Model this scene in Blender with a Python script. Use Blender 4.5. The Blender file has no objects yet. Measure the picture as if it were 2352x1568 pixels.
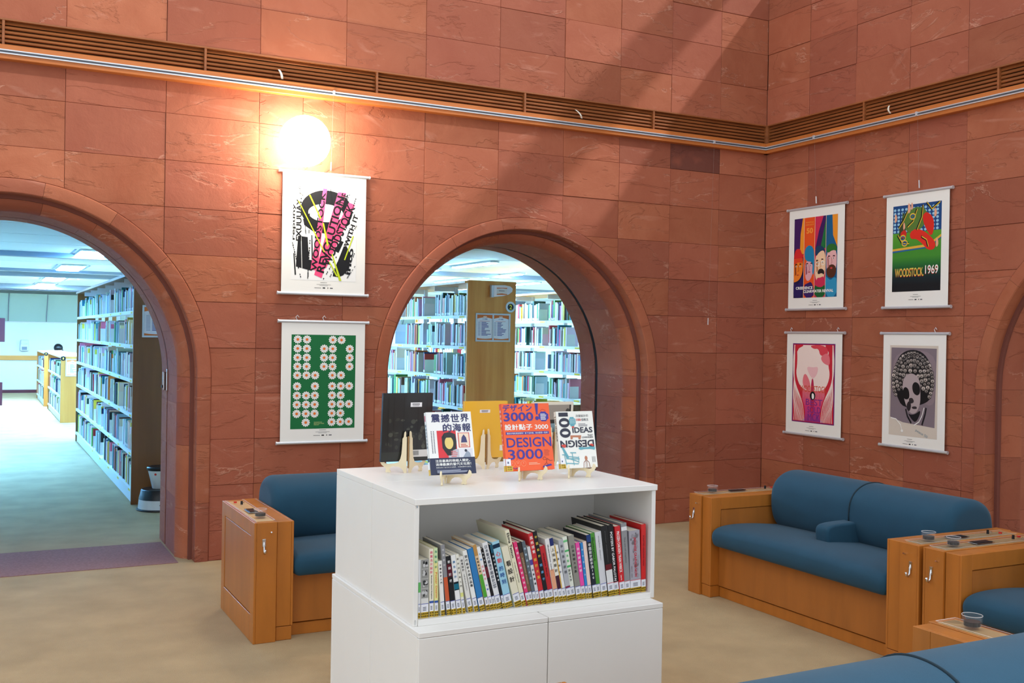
import bpy, bmesh, math, random
from mathutils import Matrix, Vector
random.seed(7)
PI = math.pi
SC = bpy.context.scene
COL = SC.collection

# ------------------------------------------------------------------ camera
FPX = 2372.06
cd = bpy.data.cameras.new('camera'); cam = bpy.data.objects.new('camera', cd); COL.objects.link(cam)
cd.sensor_width = 36.0; cd.lens = FPX / 2352 * 36.0; cd.clip_start = .05; cd.clip_end = 200
yaw, pitch, roll = 0.47761, -0.003459, 0.016748
f = Vector((math.sin(yaw) * math.cos(pitch), math.cos(yaw) * math.cos(pitch), math.sin(pitch)))
r = Vector((math.cos(yaw), -math.sin(yaw), 0)); u = r.cross(f)
r2 = math.cos(roll) * r + math.sin(roll) * u; u2 = -math.sin(roll) * r + math.cos(roll) * u
cm = Matrix.Identity(4)
for i in range(3):
    cm[i][0] = r2[i]; cm[i][1] = u2[i]; cm[i][2] = -f[i]
cm.translation = Vector((-6.4384, -7.3955, 1.6)); cam.matrix_world = cm
SC.camera = cam

# ------------------------------------------------------------------ world, sun, exposure
w = bpy.data.worlds.new('world'); SC.world = w; w.use_nodes = True
bg = w.node_tree.nodes['Background']; bg.inputs[0].default_value = (.90, .97, 1.04, 1); bg.inputs[1].default_value = .93
sd = bpy.data.lights.new('sun', 'SUN'); sun = bpy.data.objects.new('sun', sd); COL.objects.link(sun)
sd.energy = 1.55; sd.angle = math.radians(1.6); sd.color = (.93, .96, 1.0)
sun.rotation_euler = Vector((-1, 1.0, -1.26)).to_track_quat('-Z', 'Y').to_euler()
sun.location = (4, -6, 9)
SC.view_settings.view_transform = 'Standard'; SC.view_settings.look = 'None'
SC.view_settings.gamma = 1; SC.view_settings.use_curve_mapping = False
SC.view_settings.exposure = 0.43

# ------------------------------------------------------------------ helpers
def s2l(c): return c / 12.92 if c <= .04045 else ((c + .055) / 1.055) ** 2.4
def rgb(*c):
    if len(c) == 1:
        h = c[0].lstrip('#'); c = [int(h[i:i + 2], 16) for i in (0, 2, 4)]
    return tuple(s2l(x / 255) for x in c) + (1.0,)
MATS = {}
def nd(nt, t, **kw):
    n = nt.nodes.new(t)
    for k, v in kw.items(): setattr(n, k, v)
    return n
def mat(name, col=(.8, .8, .8, 1), rough=.6, metal=0, spec=.5, noise=0, nscale=20, bump=0, bscale=80, trans=0, ior=1.45, emit=None, estr=0, stretch=None, coat=0, sheen=0):
    m = bpy.data.materials.new(name); m.use_nodes = True; nt = m.node_tree; b = nt.nodes['Principled BSDF']
    b.inputs['Base Color'].default_value = col; b.inputs['Roughness'].default_value = rough; b.inputs['Metallic'].default_value = metal
    b.inputs['Specular IOR Level'].default_value = spec; b.inputs['Transmission Weight'].default_value = trans; b.inputs['IOR'].default_value = ior
    b.inputs['Coat Weight'].default_value = coat; b.inputs['Sheen Weight'].default_value = sheen
    if emit: b.inputs['Emission Color'].default_value = emit; b.inputs['Emission Strength'].default_value = estr
    if noise or bump:
        tc = nd(nt, 'ShaderNodeTexCoord'); mp = nd(nt, 'ShaderNodeMapping'); nt.links.new(tc.outputs['Object'], mp.inputs[0])
        if stretch: mp.inputs['Scale'].default_value = stretch
    if noise:
        n = nd(nt, 'ShaderNodeTexNoise'); n.inputs['Scale'].default_value = nscale; n.inputs['Detail'].default_value = 5; nt.links.new(mp.outputs[0], n.inputs[0])
        mr = nd(nt, 'ShaderNodeMapRange'); mr.inputs[1].default_value = .3; mr.inputs[2].default_value = .7; mr.inputs[3].default_value = 1 - noise; mr.inputs[4].default_value = 1 + noise
        nt.links.new(n.outputs[0], mr.inputs[0])
        mx = nd(nt, 'ShaderNodeVectorMath', operation='SCALE'); mx.inputs[0].default_value = col[:3]; nt.links.new(mr.outputs[0], mx.inputs['Scale']); nt.links.new(mx.outputs[0], b.inputs['Base Color'])
    if bump:
        n = nd(nt, 'ShaderNodeTexNoise'); n.inputs['Scale'].default_value = bscale; n.inputs['Detail'].default_value = 3; nt.links.new(mp.outputs[0], n.inputs[0])
        bp = nd(nt, 'ShaderNodeBump'); bp.inputs['Strength'].default_value = bump; bp.inputs['Distance'].default_value = .01; nt.links.new(n.outputs[0], bp.inputs['Height']); nt.links.new(bp.outputs[0], b.inputs['Normal'])
    MATS[name] = m; return m

def stone_mat(name, c1, c2, c3, stain=False):
    m = bpy.data.materials.new(name); m.use_nodes = True; nt = m.node_tree; b = nt.nodes['Principled BSDF']; L = nt.links.new
    b.inputs['Roughness'].default_value = .78; b.inputs['Specular IOR Level'].default_value = .3
    tc = nd(nt, 'ShaderNodeTexCoord'); oi = nd(nt, 'ShaderNodeObjectInfo')
    sc = nd(nt, 'ShaderNodeVectorMath', operation='SCALE'); sc.inputs[0].default_value = (37, 53, 71); L(oi.outputs['Random'], sc.inputs['Scale'])
    ad = nd(nt, 'ShaderNodeVectorMath', operation='ADD'); L(tc.outputs['Object'], ad.inputs[0]); L(sc.outputs[0], ad.inputs[1])
    def noise(scale, det, dist=0, typ=None, vec=ad, rough=.55):
        n = nd(nt, 'ShaderNodeTexNoise')
        if typ: n.noise_type = typ
        n.inputs['Scale'].default_value = scale; n.inputs['Detail'].default_value = det; n.inputs['Distortion'].default_value = dist; n.inputs['Roughness'].default_value = rough
        L(vec.outputs[0], n.inputs['Vector']); return n
    rmp = nd(nt, 'ShaderNodeValToRGB'); e = rmp.color_ramp.elements
    e[0].position = .3; e[0].color = c1; e[1].position = .72; e[1].color = c2
    n1 = noise(2.2, 6, .6); L(n1.outputs[0], rmp.inputs[0])
    mx = nd(nt, 'ShaderNodeMix', data_type='RGBA', blend_type='MIX'); mx.inputs['B'].default_value = c3
    rr = nd(nt, 'ShaderNodeMath', operation='MULTIPLY'); rr.inputs[1].default_value = .62; L(oi.outputs['Random'], rr.inputs[0])
    L(rr.outputs[0], mx.inputs['Factor']); L(rmp.outputs[0], mx.inputs['A'])
    # pale mineral streaks along the stone's own bedding
    mp = nd(nt, 'ShaderNodeMapping'); mp.inputs['Rotation'].default_value = (.5, .6, .4); mp.inputs['Scale'].default_value = (1, 1, 3.2); L(ad.outputs[0], mp.inputs[0])
    n2 = noise(1.5, 7, 2.2, vec=mp, rough=.6)
    r2_ = nd(nt, 'ShaderNodeMapRange'); r2_.inputs[1].default_value = .60; r2_.inputs[2].default_value = .78; r2_.inputs[4].default_value = .34; L(n2.outputs[0], r2_.inputs[0])
    m2 = nd(nt, 'ShaderNodeMix', data_type='RGBA'); m2.inputs['B'].default_value = rgb(214, 160, 138); L(r2_.outputs[0], m2.inputs['Factor']); L(mx.outputs['Result'], m2.inputs['A'])
    vr = nd(nt, 'ShaderNodeMapRange'); vr.inputs[3].default_value = .88; vr.inputs[4].default_value = 1.12
    wn = nd(nt, 'ShaderNodeTexWhiteNoise', noise_dimensions='1D'); L(oi.outputs['Random'], wn.inputs['W']); L(wn.outputs['Value'], vr.inputs[0])
    m3 = nd(nt, 'ShaderNodeVectorMath', operation='SCALE'); L(m2.outputs['Result'], m3.inputs[0]); L(vr.outputs[0], m3.inputs['Scale']); L(m3.outputs[0], b.inputs['Base Color'])
    # cleft relief: broad ledges where the bedding split, thin pale scuffs along them, fine grain
    n3 = noise(1.0, 9, .6, vec=mp, rough=.6); n4 = noise(120, 3); n5 = noise(5, 6, .4, rough=.6); n6 = noise(2.6, 3)
    k6 = nd(nt, 'ShaderNodeMath', operation='MULTIPLY'); k6.inputs[1].default_value = 6.0; L(n3.outputs[0], k6.inputs[0])
    fr = nd(nt, 'ShaderNodeMath', operation='FRACT'); L(k6.outputs[0], fr.inputs[0])
    fl = nd(nt, 'ShaderNodeMath', operation='FLOOR'); L(k6.outputs[0], fl.inputs[0])
    sm = nd(nt, 'ShaderNodeMapRange', interpolation_type='SMOOTHSTEP'); sm.inputs[1].default_value = .86; sm.inputs[2].default_value = 1.0; L(fr.outputs[0], sm.inputs[0])
    st = nd(nt, 'ShaderNodeMath', operation='ADD'); L(fl.outputs[0], st.inputs[0]); L(sm.outputs[0], st.inputs[1])
    a1 = nd(nt, 'ShaderNodeMath', operation='MULTIPLY_ADD'); a1.inputs[1].default_value = .55; L(n5.outputs[0], a1.inputs[0])
    s1 = nd(nt, 'ShaderNodeMath', operation='MULTIPLY'); s1.inputs[1].default_value = .24; L(st.outputs[0], s1.inputs[0]); L(s1.outputs[0], a1.inputs[2])
    s2 = nd(nt, 'ShaderNodeMath', operation='MULTIPLY_ADD'); s2.inputs[1].default_value = .05; L(n4.outputs[0], s2.inputs[0]); L(a1.outputs[0], s2.inputs[2])
    bp = nd(nt, 'ShaderNodeBump'); bp.inputs['Strength'].default_value = .6; bp.inputs['Distance'].default_value = .03; L(s2.outputs[0], bp.inputs['Height']); L(bp.outputs[0], b.inputs['Normal'])
    sc1 = nd(nt, 'ShaderNodeMapRange'); sc1.inputs[1].default_value = .90; sc1.inputs[2].default_value = 1.0; L(fr.outputs[0], sc1.inputs[0])
    sc2 = nd(nt, 'ShaderNodeMapRange'); sc2.inputs[1].default_value = .52; sc2.inputs[2].default_value = .66; sc2.inputs[4].default_value = .5; L(n6.outputs[0], sc2.inputs[0])
    sc3 = nd(nt, 'ShaderNodeMath', operation='MULTIPLY'); L(sc1.outputs[0], sc3.inputs[0]); L(sc2.outputs[0], sc3.inputs[1])
    m4 = nd(nt, 'ShaderNodeMix', data_type='RGBA'); m4.inputs['B'].default_value = rgb(226, 172, 146); L(sc3.outputs[0], m4.inputs['Factor']); L(m3.outputs[0], m4.inputs['A']); L(m4.outputs['Result'], b.inputs['Base Color'])
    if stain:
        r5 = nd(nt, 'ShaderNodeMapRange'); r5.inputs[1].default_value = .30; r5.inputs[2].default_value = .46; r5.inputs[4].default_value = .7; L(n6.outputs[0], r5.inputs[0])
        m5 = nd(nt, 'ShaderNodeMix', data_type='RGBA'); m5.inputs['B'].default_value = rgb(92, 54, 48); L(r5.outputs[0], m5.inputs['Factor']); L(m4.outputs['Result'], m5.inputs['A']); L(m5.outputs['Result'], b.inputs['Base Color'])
    MATS[name] = m; return m

def plank_mat(name, c1, c2, scale, axis):
    """timber with broad boards side by side (axis = direction across the boards) and grain"""
    m = bpy.data.materials.new(name); m.use_nodes = True; nt = m.node_tree; b = nt.nodes['Principled BSDF']; L = nt.links.new
    b.inputs['Roughness'].default_value = .42
    tc = nd(nt, 'ShaderNodeTexCoord'); mp = nd(nt, 'ShaderNodeMapping'); sc = [.6, .6, .6]; sc[axis] = scale; mp.inputs['Scale'].default_value = sc; L(tc.outputs['Object'], mp.inputs[0])
    n = nd(nt, 'ShaderNodeTexNoise'); n.inputs['Scale'].default_value = 1; n.inputs['Detail'].default_value = 4; L(mp.outputs[0], n.inputs[0])
    rp = nd(nt, 'ShaderNodeValToRGB'); e = rp.color_ramp.elements; e[0].position = .36; e[0].color = c1; e[1].position = .62; e[1].color = c2; L(n.outputs[0], rp.inputs[0]); L(rp.outputs[0], b.inputs['Base Color'])
    MATS[name] = m; return m

def attr_mat(name, rough=.5, spec=.4, coat=0):
    m = bpy.data.materials.new(name); m.use_nodes = True; nt = m.node_tree; b = nt.nodes['Principled BSDF']
    b.inputs['Roughness'].default_value = rough; b.inputs['Specular IOR Level'].default_value = spec; b.inputs['Coat Weight'].default_value = coat
    a = nd(nt, 'ShaderNodeAttribute'); a.attribute_name = 'ink'; nt.links.new(a.outputs['Color'], b.inputs['Base Color']); MATS[name] = m; return m
def objcol_mat(name, rough=.5):
    m = bpy.data.materials.new(name); m.use_nodes = True; nt = m.node_tree; b = nt.nodes['Principled BSDF']; b.inputs['Roughness'].default_value = rough
    a = nd(nt, 'ShaderNodeObjectInfo'); nt.links.new(a.outputs['Color'], b.inputs['Base Color']); MATS[name] = m; return m

SCOL = (rgb(156, 86, 58), rgb(174, 105, 75), rgb(152, 83, 67))
stone_mat('stone', *SCOL); stone_mat('stone_stained', *SCOL, stain=True)
mat('mortar', rgb(122, 70, 58), .9)
mat('plaster', rgb(226, 228, 226), .8)
mat('wood', rgb(182, 110, 40), .38, noise=.10, nscale=5, stretch=(3, 3, .5), coat=.15)
mat('wood_panel', rgb(172, 104, 42), .4, noise=.10, nscale=4, stretch=(3, 3, .6), coat=.1)
mat('louver_wood', rgb(146, 86, 46), .42, noise=.22, nscale=3, stretch=(1, 1, 8))
mat('fascia_wood', rgb(190, 110, 52), .4, noise=.08, nscale=4)
plank_mat('end_panel_shaded', rgb(116, 70, 26), rgb(132, 84, 36), 6, 0); plank_mat('end_panel_low', rgb(176, 112, 42), rgb(190, 128, 56), 6, 0)  # shade on the left-arch end panel is put into its darker wood colour
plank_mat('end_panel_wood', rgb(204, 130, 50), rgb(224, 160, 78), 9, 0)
mat('dark_void', rgb(22, 14, 10), .9)
mat('aluminium', rgb(212, 215, 220), .34, metal=.45)
mat('chrome', rgb(215, 215, 215), .12, metal=1)
mat('carpet', rgb(178, 154, 118), .97, noise=.10, nscale=3.5, bump=.5, bscale=260, spec=.1)
mat('threshold_carpet', rgb(150, 112, 108), .97, noise=.14, nscale=60, bump=.5, bscale=260, spec=.1)
mat('laminate', rgb(236, 233, 228), .38, noise=.01, nscale=5)
mat('cushion', rgb(21, 68, 91), .85, noise=.05, nscale=8, bump=.12, bscale=500, sheen=.08)
mat('piping', rgb(10, 38, 50), .8)
mat('black_plastic', rgb(18, 18, 20), .35)
mat('acrylic', (1, 1, 1, 1), .04); MATS['acrylic'].node_tree.nodes['Principled BSDF'].inputs['Alpha'].default_value = .03
mat('panel_plate', rgb(222, 184, 130), .3, coat=.3); mat('acrylic_edge', (1, 1, 1, 1), .1); MATS['acrylic_edge'].node_tree.nodes['Principled BSDF'].inputs['Alpha'].default_value = .45
mat('red_button', rgb(200, 40, 30), .4)
mat('paper', rgb(240, 238, 232), .75)
mat('page', rgb(232, 224, 204), .85, noise=.05, nscale=300, stretch=(20, 1, .05))
mat('sticker', rgb(236, 237, 240), .55)
mat('plywood', rgb(238, 222, 186), .55, noise=.04, nscale=10)
mat('plywood_edge', rgb(150, 112, 66), .7)
mat('shelf_metal', rgb(232, 236, 238), .45)
mat('shelf_dark', rgb(70, 52, 34), .6)
mat('ceiling_panel', rgb(225, 232, 234), .7)
mat('beam_grey', rgb(120, 128, 140), .5); mat('groove_shade', rgb(74, 78, 88), .5); mat('wire', rgb(150, 130, 120), .5)
mat('lamp_glass', rgb(255, 240, 215), .4, emit=(1, .88, .7, 1), estr=36)
mat('tube_light', (1, 1, 1, 1), .4, emit=(.13, .45, 1, 1), estr=235)
mat('tube_light_mid', (1, 1, 1, 1), .4, emit=(.30, .64, 1, 1), estr=280)
mat('tube_light_bright', (1, 1, 1, 1), .4, emit=(.30, .62, 1, 1), estr=310)
mat('blind', rgb(150, 176, 170), .8, emit=(.45, .78, .8, 1), estr=.10)  # faint emission stands in for daylight through the blinds
mat('orange_band', rgb(206, 140, 62), .5)
mat('maroon', rgb(84, 24, 34), .5)
mat('hair', rgb(14, 14, 18), .35)
mat('skin', rgb(205, 155, 125), .55)
mat('cloth_grey', rgb(88, 92, 104), .9)
mat('yellow_label', rgb(236, 206, 60), .6)
mat('ribbon', rgb(232, 226, 210), .7)
mat('stool_white', rgb(214, 216, 214), .3)
mat('brass', rgb(160, 120, 60), .4, metal=.7)
m = bpy.data.materials.new('frosted_glass'); m.use_nodes = True; nt = m.node_tree; nt.nodes.clear()
o_ = nd(nt, 'ShaderNodeOutputMaterial'); t_ = nd(nt, 'ShaderNodeBsdfTranslucent'); t_.inputs[0].default_value = (.95, .95, .95, 1); nt.links.new(t_.outputs[0], o_.inputs[0]); MATS['frosted_glass'] = m
attr_mat('ink_matte', .6, .3); attr_mat('ink_gloss', .28, .5, .25)
objcol_mat('book_cover', .45)

def finish(o, parent, loc=None, rot=None):
    COL.objects.link(o)
    if parent is not None: o.parent = parent
    if loc is not None: o.location = loc
    if rot is not None: o.rotation_euler = rot
    return o
def empty(name, loc=(0, 0, 0), rz=0, parent=None):
    return finish(bpy.data.objects.new(name, None), parent, loc, (0, 0, rz))
def tag(o, label=None, cat=None, group=None, kind=None):
    if label: o['label'] = label
    if cat: o['category'] = cat
    if group: o['group'] = group
    if kind: o['kind'] = kind
    return o

class MB:
    def __init__(s): s.v = []; s.f = []
    def add(s, v, f):
        n = len(s.v); s.v += [tuple(p) for p in v]; s.f += [tuple(i + n for i in q) for q in f]; return s
    def box(s, a, b, M=None):
        v = [Vector((x, y, z)) for x in (a[0], b[0]) for y in (a[1], b[1]) for z in (a[2], b[2])]
        if M: v = [M @ p for p in v]
        return s.add(v, [(0, 1, 3, 2), (4, 6, 7, 5), (0, 4, 5, 1), (2, 3, 7, 6), (0, 2, 6, 4), (1, 5, 7, 3)])
    def cyl(s, p0, p1, r0, r1=None, n=16):
        p0 = Vector(p0); p1 = Vector(p1); r1 = r0 if r1 is None else r1
        d = (p1 - p0).normalized(); a = d.orthogonal().normalized(); b = d.cross(a)
        v = [p0 + r0 * (a * math.cos(2 * PI * i / n) + b * math.sin(2 * PI * i / n)) for i in range(n)] + [p1 + r1 * (a * math.cos(2 * PI * i / n) + b * math.sin(2 * PI * i / n)) for i in range(n)]
        return s.add(v, [(i, (i + 1) % n, n + (i + 1) % n, n + i) for i in range(n)] + [tuple(range(n))[::-1], tuple(range(n, 2 * n))])
    def lathe(s, prof, c=(0, 0, 0), n=32, M=None):
        v = []; fs = []; k = len(prof)
        for i in range(n):
            a = 2 * PI * i / n
            for (rr, z) in prof: v.append(Vector((c[0] + rr * math.cos(a), c[1] + rr * math.sin(a), c[2] + z)))
        for i in range(n):
            j = (i + 1) % n
            for q in range(k - 1): fs.append((i * k + q, j * k + q, j * k + q + 1, i * k + q + 1))
        if M: v = [M @ p for p in v]
        return s.add(v, fs)
    def tube(s, pts, r, n=8):
        pts = [Vector(p) for p in pts]; rings = []; a = None
        for i, p in enumerate(pts):
            d = (pts[min(i + 1, len(pts) - 1)] - pts[max(i - 1, 0)]).normalized()
            a = d.orthogonal().normalized() if a is None else (a - d * a.dot(d)).normalized()
            b = d.cross(a); rings.append([p + r * (a * math.cos(2 * PI * k / n) + b * math.sin(2 * PI * k / n)) for k in range(n)])
        v = [q for rg in rings for q in rg]; m = len(rings)
        fs = [(i * n + k, i * n + (k + 1) % n, (i + 1) * n + (k + 1) % n, (i + 1) * n + k) for i in range(m - 1) for k in range(n)]
        fs += [tuple(range(n))[::-1], tuple(range((m - 1) * n, m * n))]
        return s.add(v, fs)
    def extrude(s, poly, M, w0, w1, chamfer=0):
        """poly: ccw 2-D outline; M maps (u,v,w); from w0 (back) to w1 (front)"""
        n = len(poly)
        if chamfer:
            ins = inset(poly, chamfer); rings = [(poly, w0), (poly, w1 - chamfer), (ins, w1)]
        else: rings = [(poly, w0), (poly, w1)]
        v = [M @ Vector((p[0], p[1], ww)) for pl, ww in rings for p in pl]; k = len(rings)
        fs = [(j * n + i, j * n + (i + 1) % n, (j + 1) * n + (i + 1) % n, (j + 1) * n + i) for j in range(k - 1) for i in range(n)]
        fs += [tuple(range(n))[::-1], tuple(range((k - 1) * n, k * n))]
        return s.add(v, fs)
    def mesh(s, name, bevel=0, seg=1, recalc=False):
        me = bpy.data.meshes.new(name); me.from_pydata([tuple(p) for p in s.v], [], s.f)
        if bevel or recalc:
            bm = bmesh.new(); bm.from_mesh(me)
            bmesh.ops.recalc_face_normals(bm, faces=bm.faces)
            if bevel: bmesh.ops.bevel(bm, geom=list(bm.edges), offset=bevel, segments=seg, affect='EDGES', profile=.6)
            bm.to_mesh(me); bm.free()
        me.update(); return me
    def build(s, name, m, parent=None, bevel=0, seg=1, smooth=False, loc=None, rot=None, recalc=True):
        me = s.mesh(name, bevel, seg, recalc); me.materials.append(MATS[m])
        if smooth: me.shade_smooth()
        return finish(bpy.data.objects.new(name, me), parent, loc, rot)
def smooth_by_angle(o, ang=40):
    me = o.data; me.shade_smooth()
    bm = bmesh.new(); bm.from_mesh(me)
    for e in bm.edges:
        if len(e.link_faces) == 2 and e.calc_face_angle(0) > math.radians(ang): e.smooth = False
    bm.to_mesh(me); bm.free(); return o
def inset(poly, d):
    n = len(poly); out = []
    for i in range(n):
        p = poly[i]; a = poly[i - 1]; b = poly[(i + 1) % n]
        e1 = (p[0] - a[0], p[1] - a[1]); e2 = (b[0] - p[0], b[1] - p[1])
        l1 = math.hypot(*e1) or 1e-9; l2 = math.hypot(*e2) or 1e-9
        n1 = (-e1[1] / l1, e1[0] / l1); n2 = (-e2[1] / l2, e2[0] / l2); k = 1 + n1[0] * n2[0] + n1[1] * n2[1]
        k = max(k, .35)
        out.append((p[0] + d * (n1[0] + n2[0]) / k, p[1] + d * (n1[1] + n2[1]) / k))
    return out
def chaikin(poly, it=2, closed=True):
    for _ in range(it):
        o = []; n = len(poly)
        for i in range(n if closed else n - 1):
            a = poly[i]; b = poly[(i + 1) % n]
            o += [(.75 * a[0] + .25 * b[0], .75 * a[1] + .25 * b[1]), (.25 * a[0] + .75 * b[0], .25 * a[1] + .75 * b[1])]
        poly = o
    return poly
def copy_tree(o, parent=None):
    c = o.copy(); COL.objects.link(c); c.parent = parent
    for ch in o.children: copy_tree(ch, c)
    return c
def frame(o, right, up, out):
    M = Matrix.Identity(4)
    for i in range(3): M[i][0] = right[i]; M[i][1] = up[i]; M[i][2] = out[i]
    M.translation = Vector(o); return M
FA = frame((0, 0, 0), (1, 0, 0), (0, 0, 1), (0, -1, 0))      # back wall: u = x, v = z, w = towards the room
FB = frame((0, 0, 0), (0, -1, 0), (0, 0, 1), (-1, 0, 0))     # right wall: u = -y

# ---- flat print: coloured shapes and lettering
_TXT = {}
def text_mesh(body, bold):
    k = (body, bold)
    if k not in _TXT:
        c = bpy.data.curves.new('t', 'FONT'); c.body = body; c.resolution_u = 3; c.offset = bold; c.fill_mode = 'FRONT'; c.size = 1
        o = bpy.data.objects.new('t', c); COL.objects.link(o)
        me = o.to_mesh(); v = [(p.co.x, p.co.y) for p in me.vertices]; fs = [tuple(p.vertices) for p in me.polygons]
        o.to_mesh_clear(); bpy.data.objects.remove(o); bpy.data.curves.remove(c)
        if not v: v = [(0, 0), (1, 0), (1, 1)]; fs = [(0, 1, 2)]
        x0 = min(p[0] for p in v); x1 = max(p[0] for p in v); y0 = min(p[1] for p in v); y1 = max(p[1] for p in v)
        _TXT[k] = ([(p[0] - x0, p[1] - y0) for p in v], fs, x1 - x0, y1 - y0)
    return _TXT[k]
class Print:
    def __init__(s, sx=1, sy=1, ox=0, oy=0, eps=.00035): s.v = []; s.f = []; s.c = []; s.it = []; s.n = 0; s.sx = sx; s.sy = sy; s.ox = ox; s.oy = oy; s.eps = eps
    def P(s, x, y, l): return (s.ox + x * s.sx, s.oy + y * s.sy, l * s.eps)
    def poly(s, pts, col, l=1):
        n = len(s.v); s.v += [s.P(x, y, l) for x, y in pts]; s.it += [s.n] * len(pts); s.n += 1; s.f.append(tuple(range(n, n + len(pts))))
        s.c += ([col] * len(pts)) if not isinstance(col, list) else col; return s
    def rect(s, x0, y0, x1, y1, col, l=1): return s.poly([(x0, y0), (x1, y0), (x1, y1), (x0, y1)], col, l)
    def vgrad(s, x0, y0, x1, y1, cols, l=1):
        k = len(cols) - 1
        for i in range(k):
            a = y0 + (y1 - y0) * i / k; b = y0 + (y1 - y0) * (i + 1) / k
            s.poly([(x0, a), (x1, a), (x1, b), (x0, b)], [cols[i], cols[i], cols[i + 1], cols[i + 1]], l)
        return s
    def ell(s, x, y, rx, ry, col, l=1, n=24, rot=0, a0=0, a1=2 * PI):
        full = abs(a1 - a0 - 2 * PI) < 1e-6; m = n if full else n + 1; ca = math.cos(rot); sa = math.sin(rot); pts = []
        for i in range(m):
            a = a0 + (a1 - a0) * i / n; px = rx * math.cos(a); py = ry * math.sin(a); pts.append((x + px * ca - py * sa, y + px * sa + py * ca))
        return s.poly(pts, col, l)
    def ring(s, x, y, rx, ry, t, col, l=1, n=20, a0=0, a1=2 * PI):
        for i in range(n):
            a = a0 + (a1 - a0) * i / n; b = a0 + (a1 - a0) * (i + 1) / n
            s.poly([(x + rx * math.cos(a), y + ry * math.sin(a)), (x + rx * math.cos(b), y + ry * math.sin(b)), (x + (rx - t) * math.cos(b), y + (ry - t) * math.sin(b)), (x + (rx - t) * math.cos(a), y + (ry - t) * math.sin(a))], col, l)
        return s
    def line(s, pts, t, col, l=1):
        """a band of width t along pts, mitred"""
        n = len(pts); L = []; R = []
        for i in range(n):
            a = pts[max(i - 1, 0)]; b = pts[min(i + 1, n - 1)]; d = (b[0] - a[0], b[1] - a[1]); k = math.hypot(*d) or 1
            nx = -d[1] / k * t / 2; ny = d[0] / k * t / 2; L.append((pts[i][0] + nx, pts[i][1] + ny)); R.append((pts[i][0] - nx, pts[i][1] - ny))
        for i in range(n - 1): s.poly([R[i], R[i + 1], L[i + 1], L[i]], col, l)
        return s
    def text(s, body, x, y, col, w=None, h=None, l=2, rot=0, bold=.0, align='l', mirror=False):
        """box w by h before turning; (x,y) = its lower-left corner, or its centre with align='c'"""
        if bold and not body.isascii():
            k = bold * .9; e = (h if h is not None else w * s.sx / max(1, len(body)) / s.sy) * k; ex = e * s.sy / s.sx
            for dx, dy in ((-ex, 0), (ex, 0), (0, -e), (0, e)): s.text(body, x + dx, y + dy, col, w, h, l, rot, 0, align, mirror)
            return s
        v, fs, tw, th = text_mesh(body, bold); kx = ky = None
        if w is not None: kx = w / tw
        if h is not None: ky = h / th
        if kx is None: kx = ky * s.sy / s.sx if s.sx != s.sy else ky
        if ky is None: ky = kx * s.sx / s.sy if s.sx != s.sy else kx
        W = tw * kx; H = th * ky; ca = math.cos(rot); sa = math.sin(rot); n = len(s.v)
        ax = s.sx; ay = s.sy
        for (px, py) in v:
            px *= kx; py *= ky
            if mirror: px = W - px; 
            if align == 'c': px -= W / 2; py -= H / 2
            # turn in true proportions
            X = px * ax; Y = py * ay; X, Y = X * ca - Y * sa, X * sa + Y * ca
            s.v.append(s.P(x + X / ax, y + Y / ay, l)); s.c.append(col); s.it.append(s.n)
        s.n += 1; s.f += [tuple(i + n for i in (q[::-1] if mirror else q)) for q in fs]; return s
    def build(s, name, M, parent=None, m='ink_matte', loc=None, rot=None):
        me = bpy.data.meshes.new(name); k = .9 * s.eps / max(1, s.n)      # later shapes of one layer lie a hair higher
        me.from_pydata([tuple(M @ Vector((p[0], p[1], p[2] + k * i))) for p, i in zip(s.v, s.it)], [], s.f)
        at = me.color_attributes.new('ink', 'FLOAT_COLOR', 'POINT')
        for i, c in enumerate(s.c): at.data[i].color = c
        me.materials.append(MATS[m]); me.update()
        return finish(bpy.data.objects.new(name, me), parent, loc, rot)
BLK = rgb(22, 22, 26); WHT = rgb(244, 243, 238)

# ================================================================== STRUCTURE
RO, R1, R2, RB = 1.29, 1.195, 1.10, 1.17      # arch: outer ring, inner edge of ring, soffit, backing
ZC = 1.285                                     # springing height
TH = .95                                       # wall thickness
ARCH_A = [-6.27, -2.48]; ARCH_B = [3.575]
ZROW = 3.103; HROW = .3217
Z_FASC0, Z_LOUV0, Z_LOUV1 = 3.322, 3.413, 3.594

def arch_z(uu, centres, R):
    """top of the opening at u, or 0"""
    z = 0
    for c in centres:
        d = abs(uu - c)
        if d < R: z = max(z, ZC + math.sqrt(R * R - d * d))
    return z
def wall_backing(name, F, u0, u1, top, centres, m, label):
    mb = MB(); us = {u0, u1}
    for c in centres:
        for i in range(33): us.add(c + RB * math.cos(PI * i / 32))
    us = sorted(x for x in us if u0 <= x <= u1)
    for a, b in zip(us[:-1], us[1:]):
        mid = (a + b) / 2; inside = any(abs(mid - c) < RB for c in centres)
        za = zb = 0
        if inside: za = arch_z(a, centres, RB) or ZC; zb = arch_z(b, centres, RB) or ZC
        v = [F @ Vector(p) for p in ((a, za, -.1), (b, zb, -.1), (b, top, -.1), (a, top, -.1), (a, za, -TH), (b, zb, -TH), (b, top, -TH), (a, top, -TH))]
        mb.add(v, [(0, 1, 2, 3), (5, 4, 7, 6), (3, 2, 6, 7), (1, 0, 4, 5)])
    for c in centres:                        # jamb faces behind the stones
        for sgn in (-1, 1):
            x = c + sgn * RB; v = [F @ Vector(p) for p in ((x, 0, -.1), (x, ZC, -.1), (x, ZC, -TH), (x, 0, -TH))]; mb.add(v, [(0, 1, 2, 3)])
    o = mb.build(name, m, recalc=False); return tag(o, label, kind='structure')
wallA = wall_backing('wall_back', FA, -8.4, 1.4, 5.4, ARCH_A, 'mortar', 'red sandstone wall pierced by two round arches')
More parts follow.
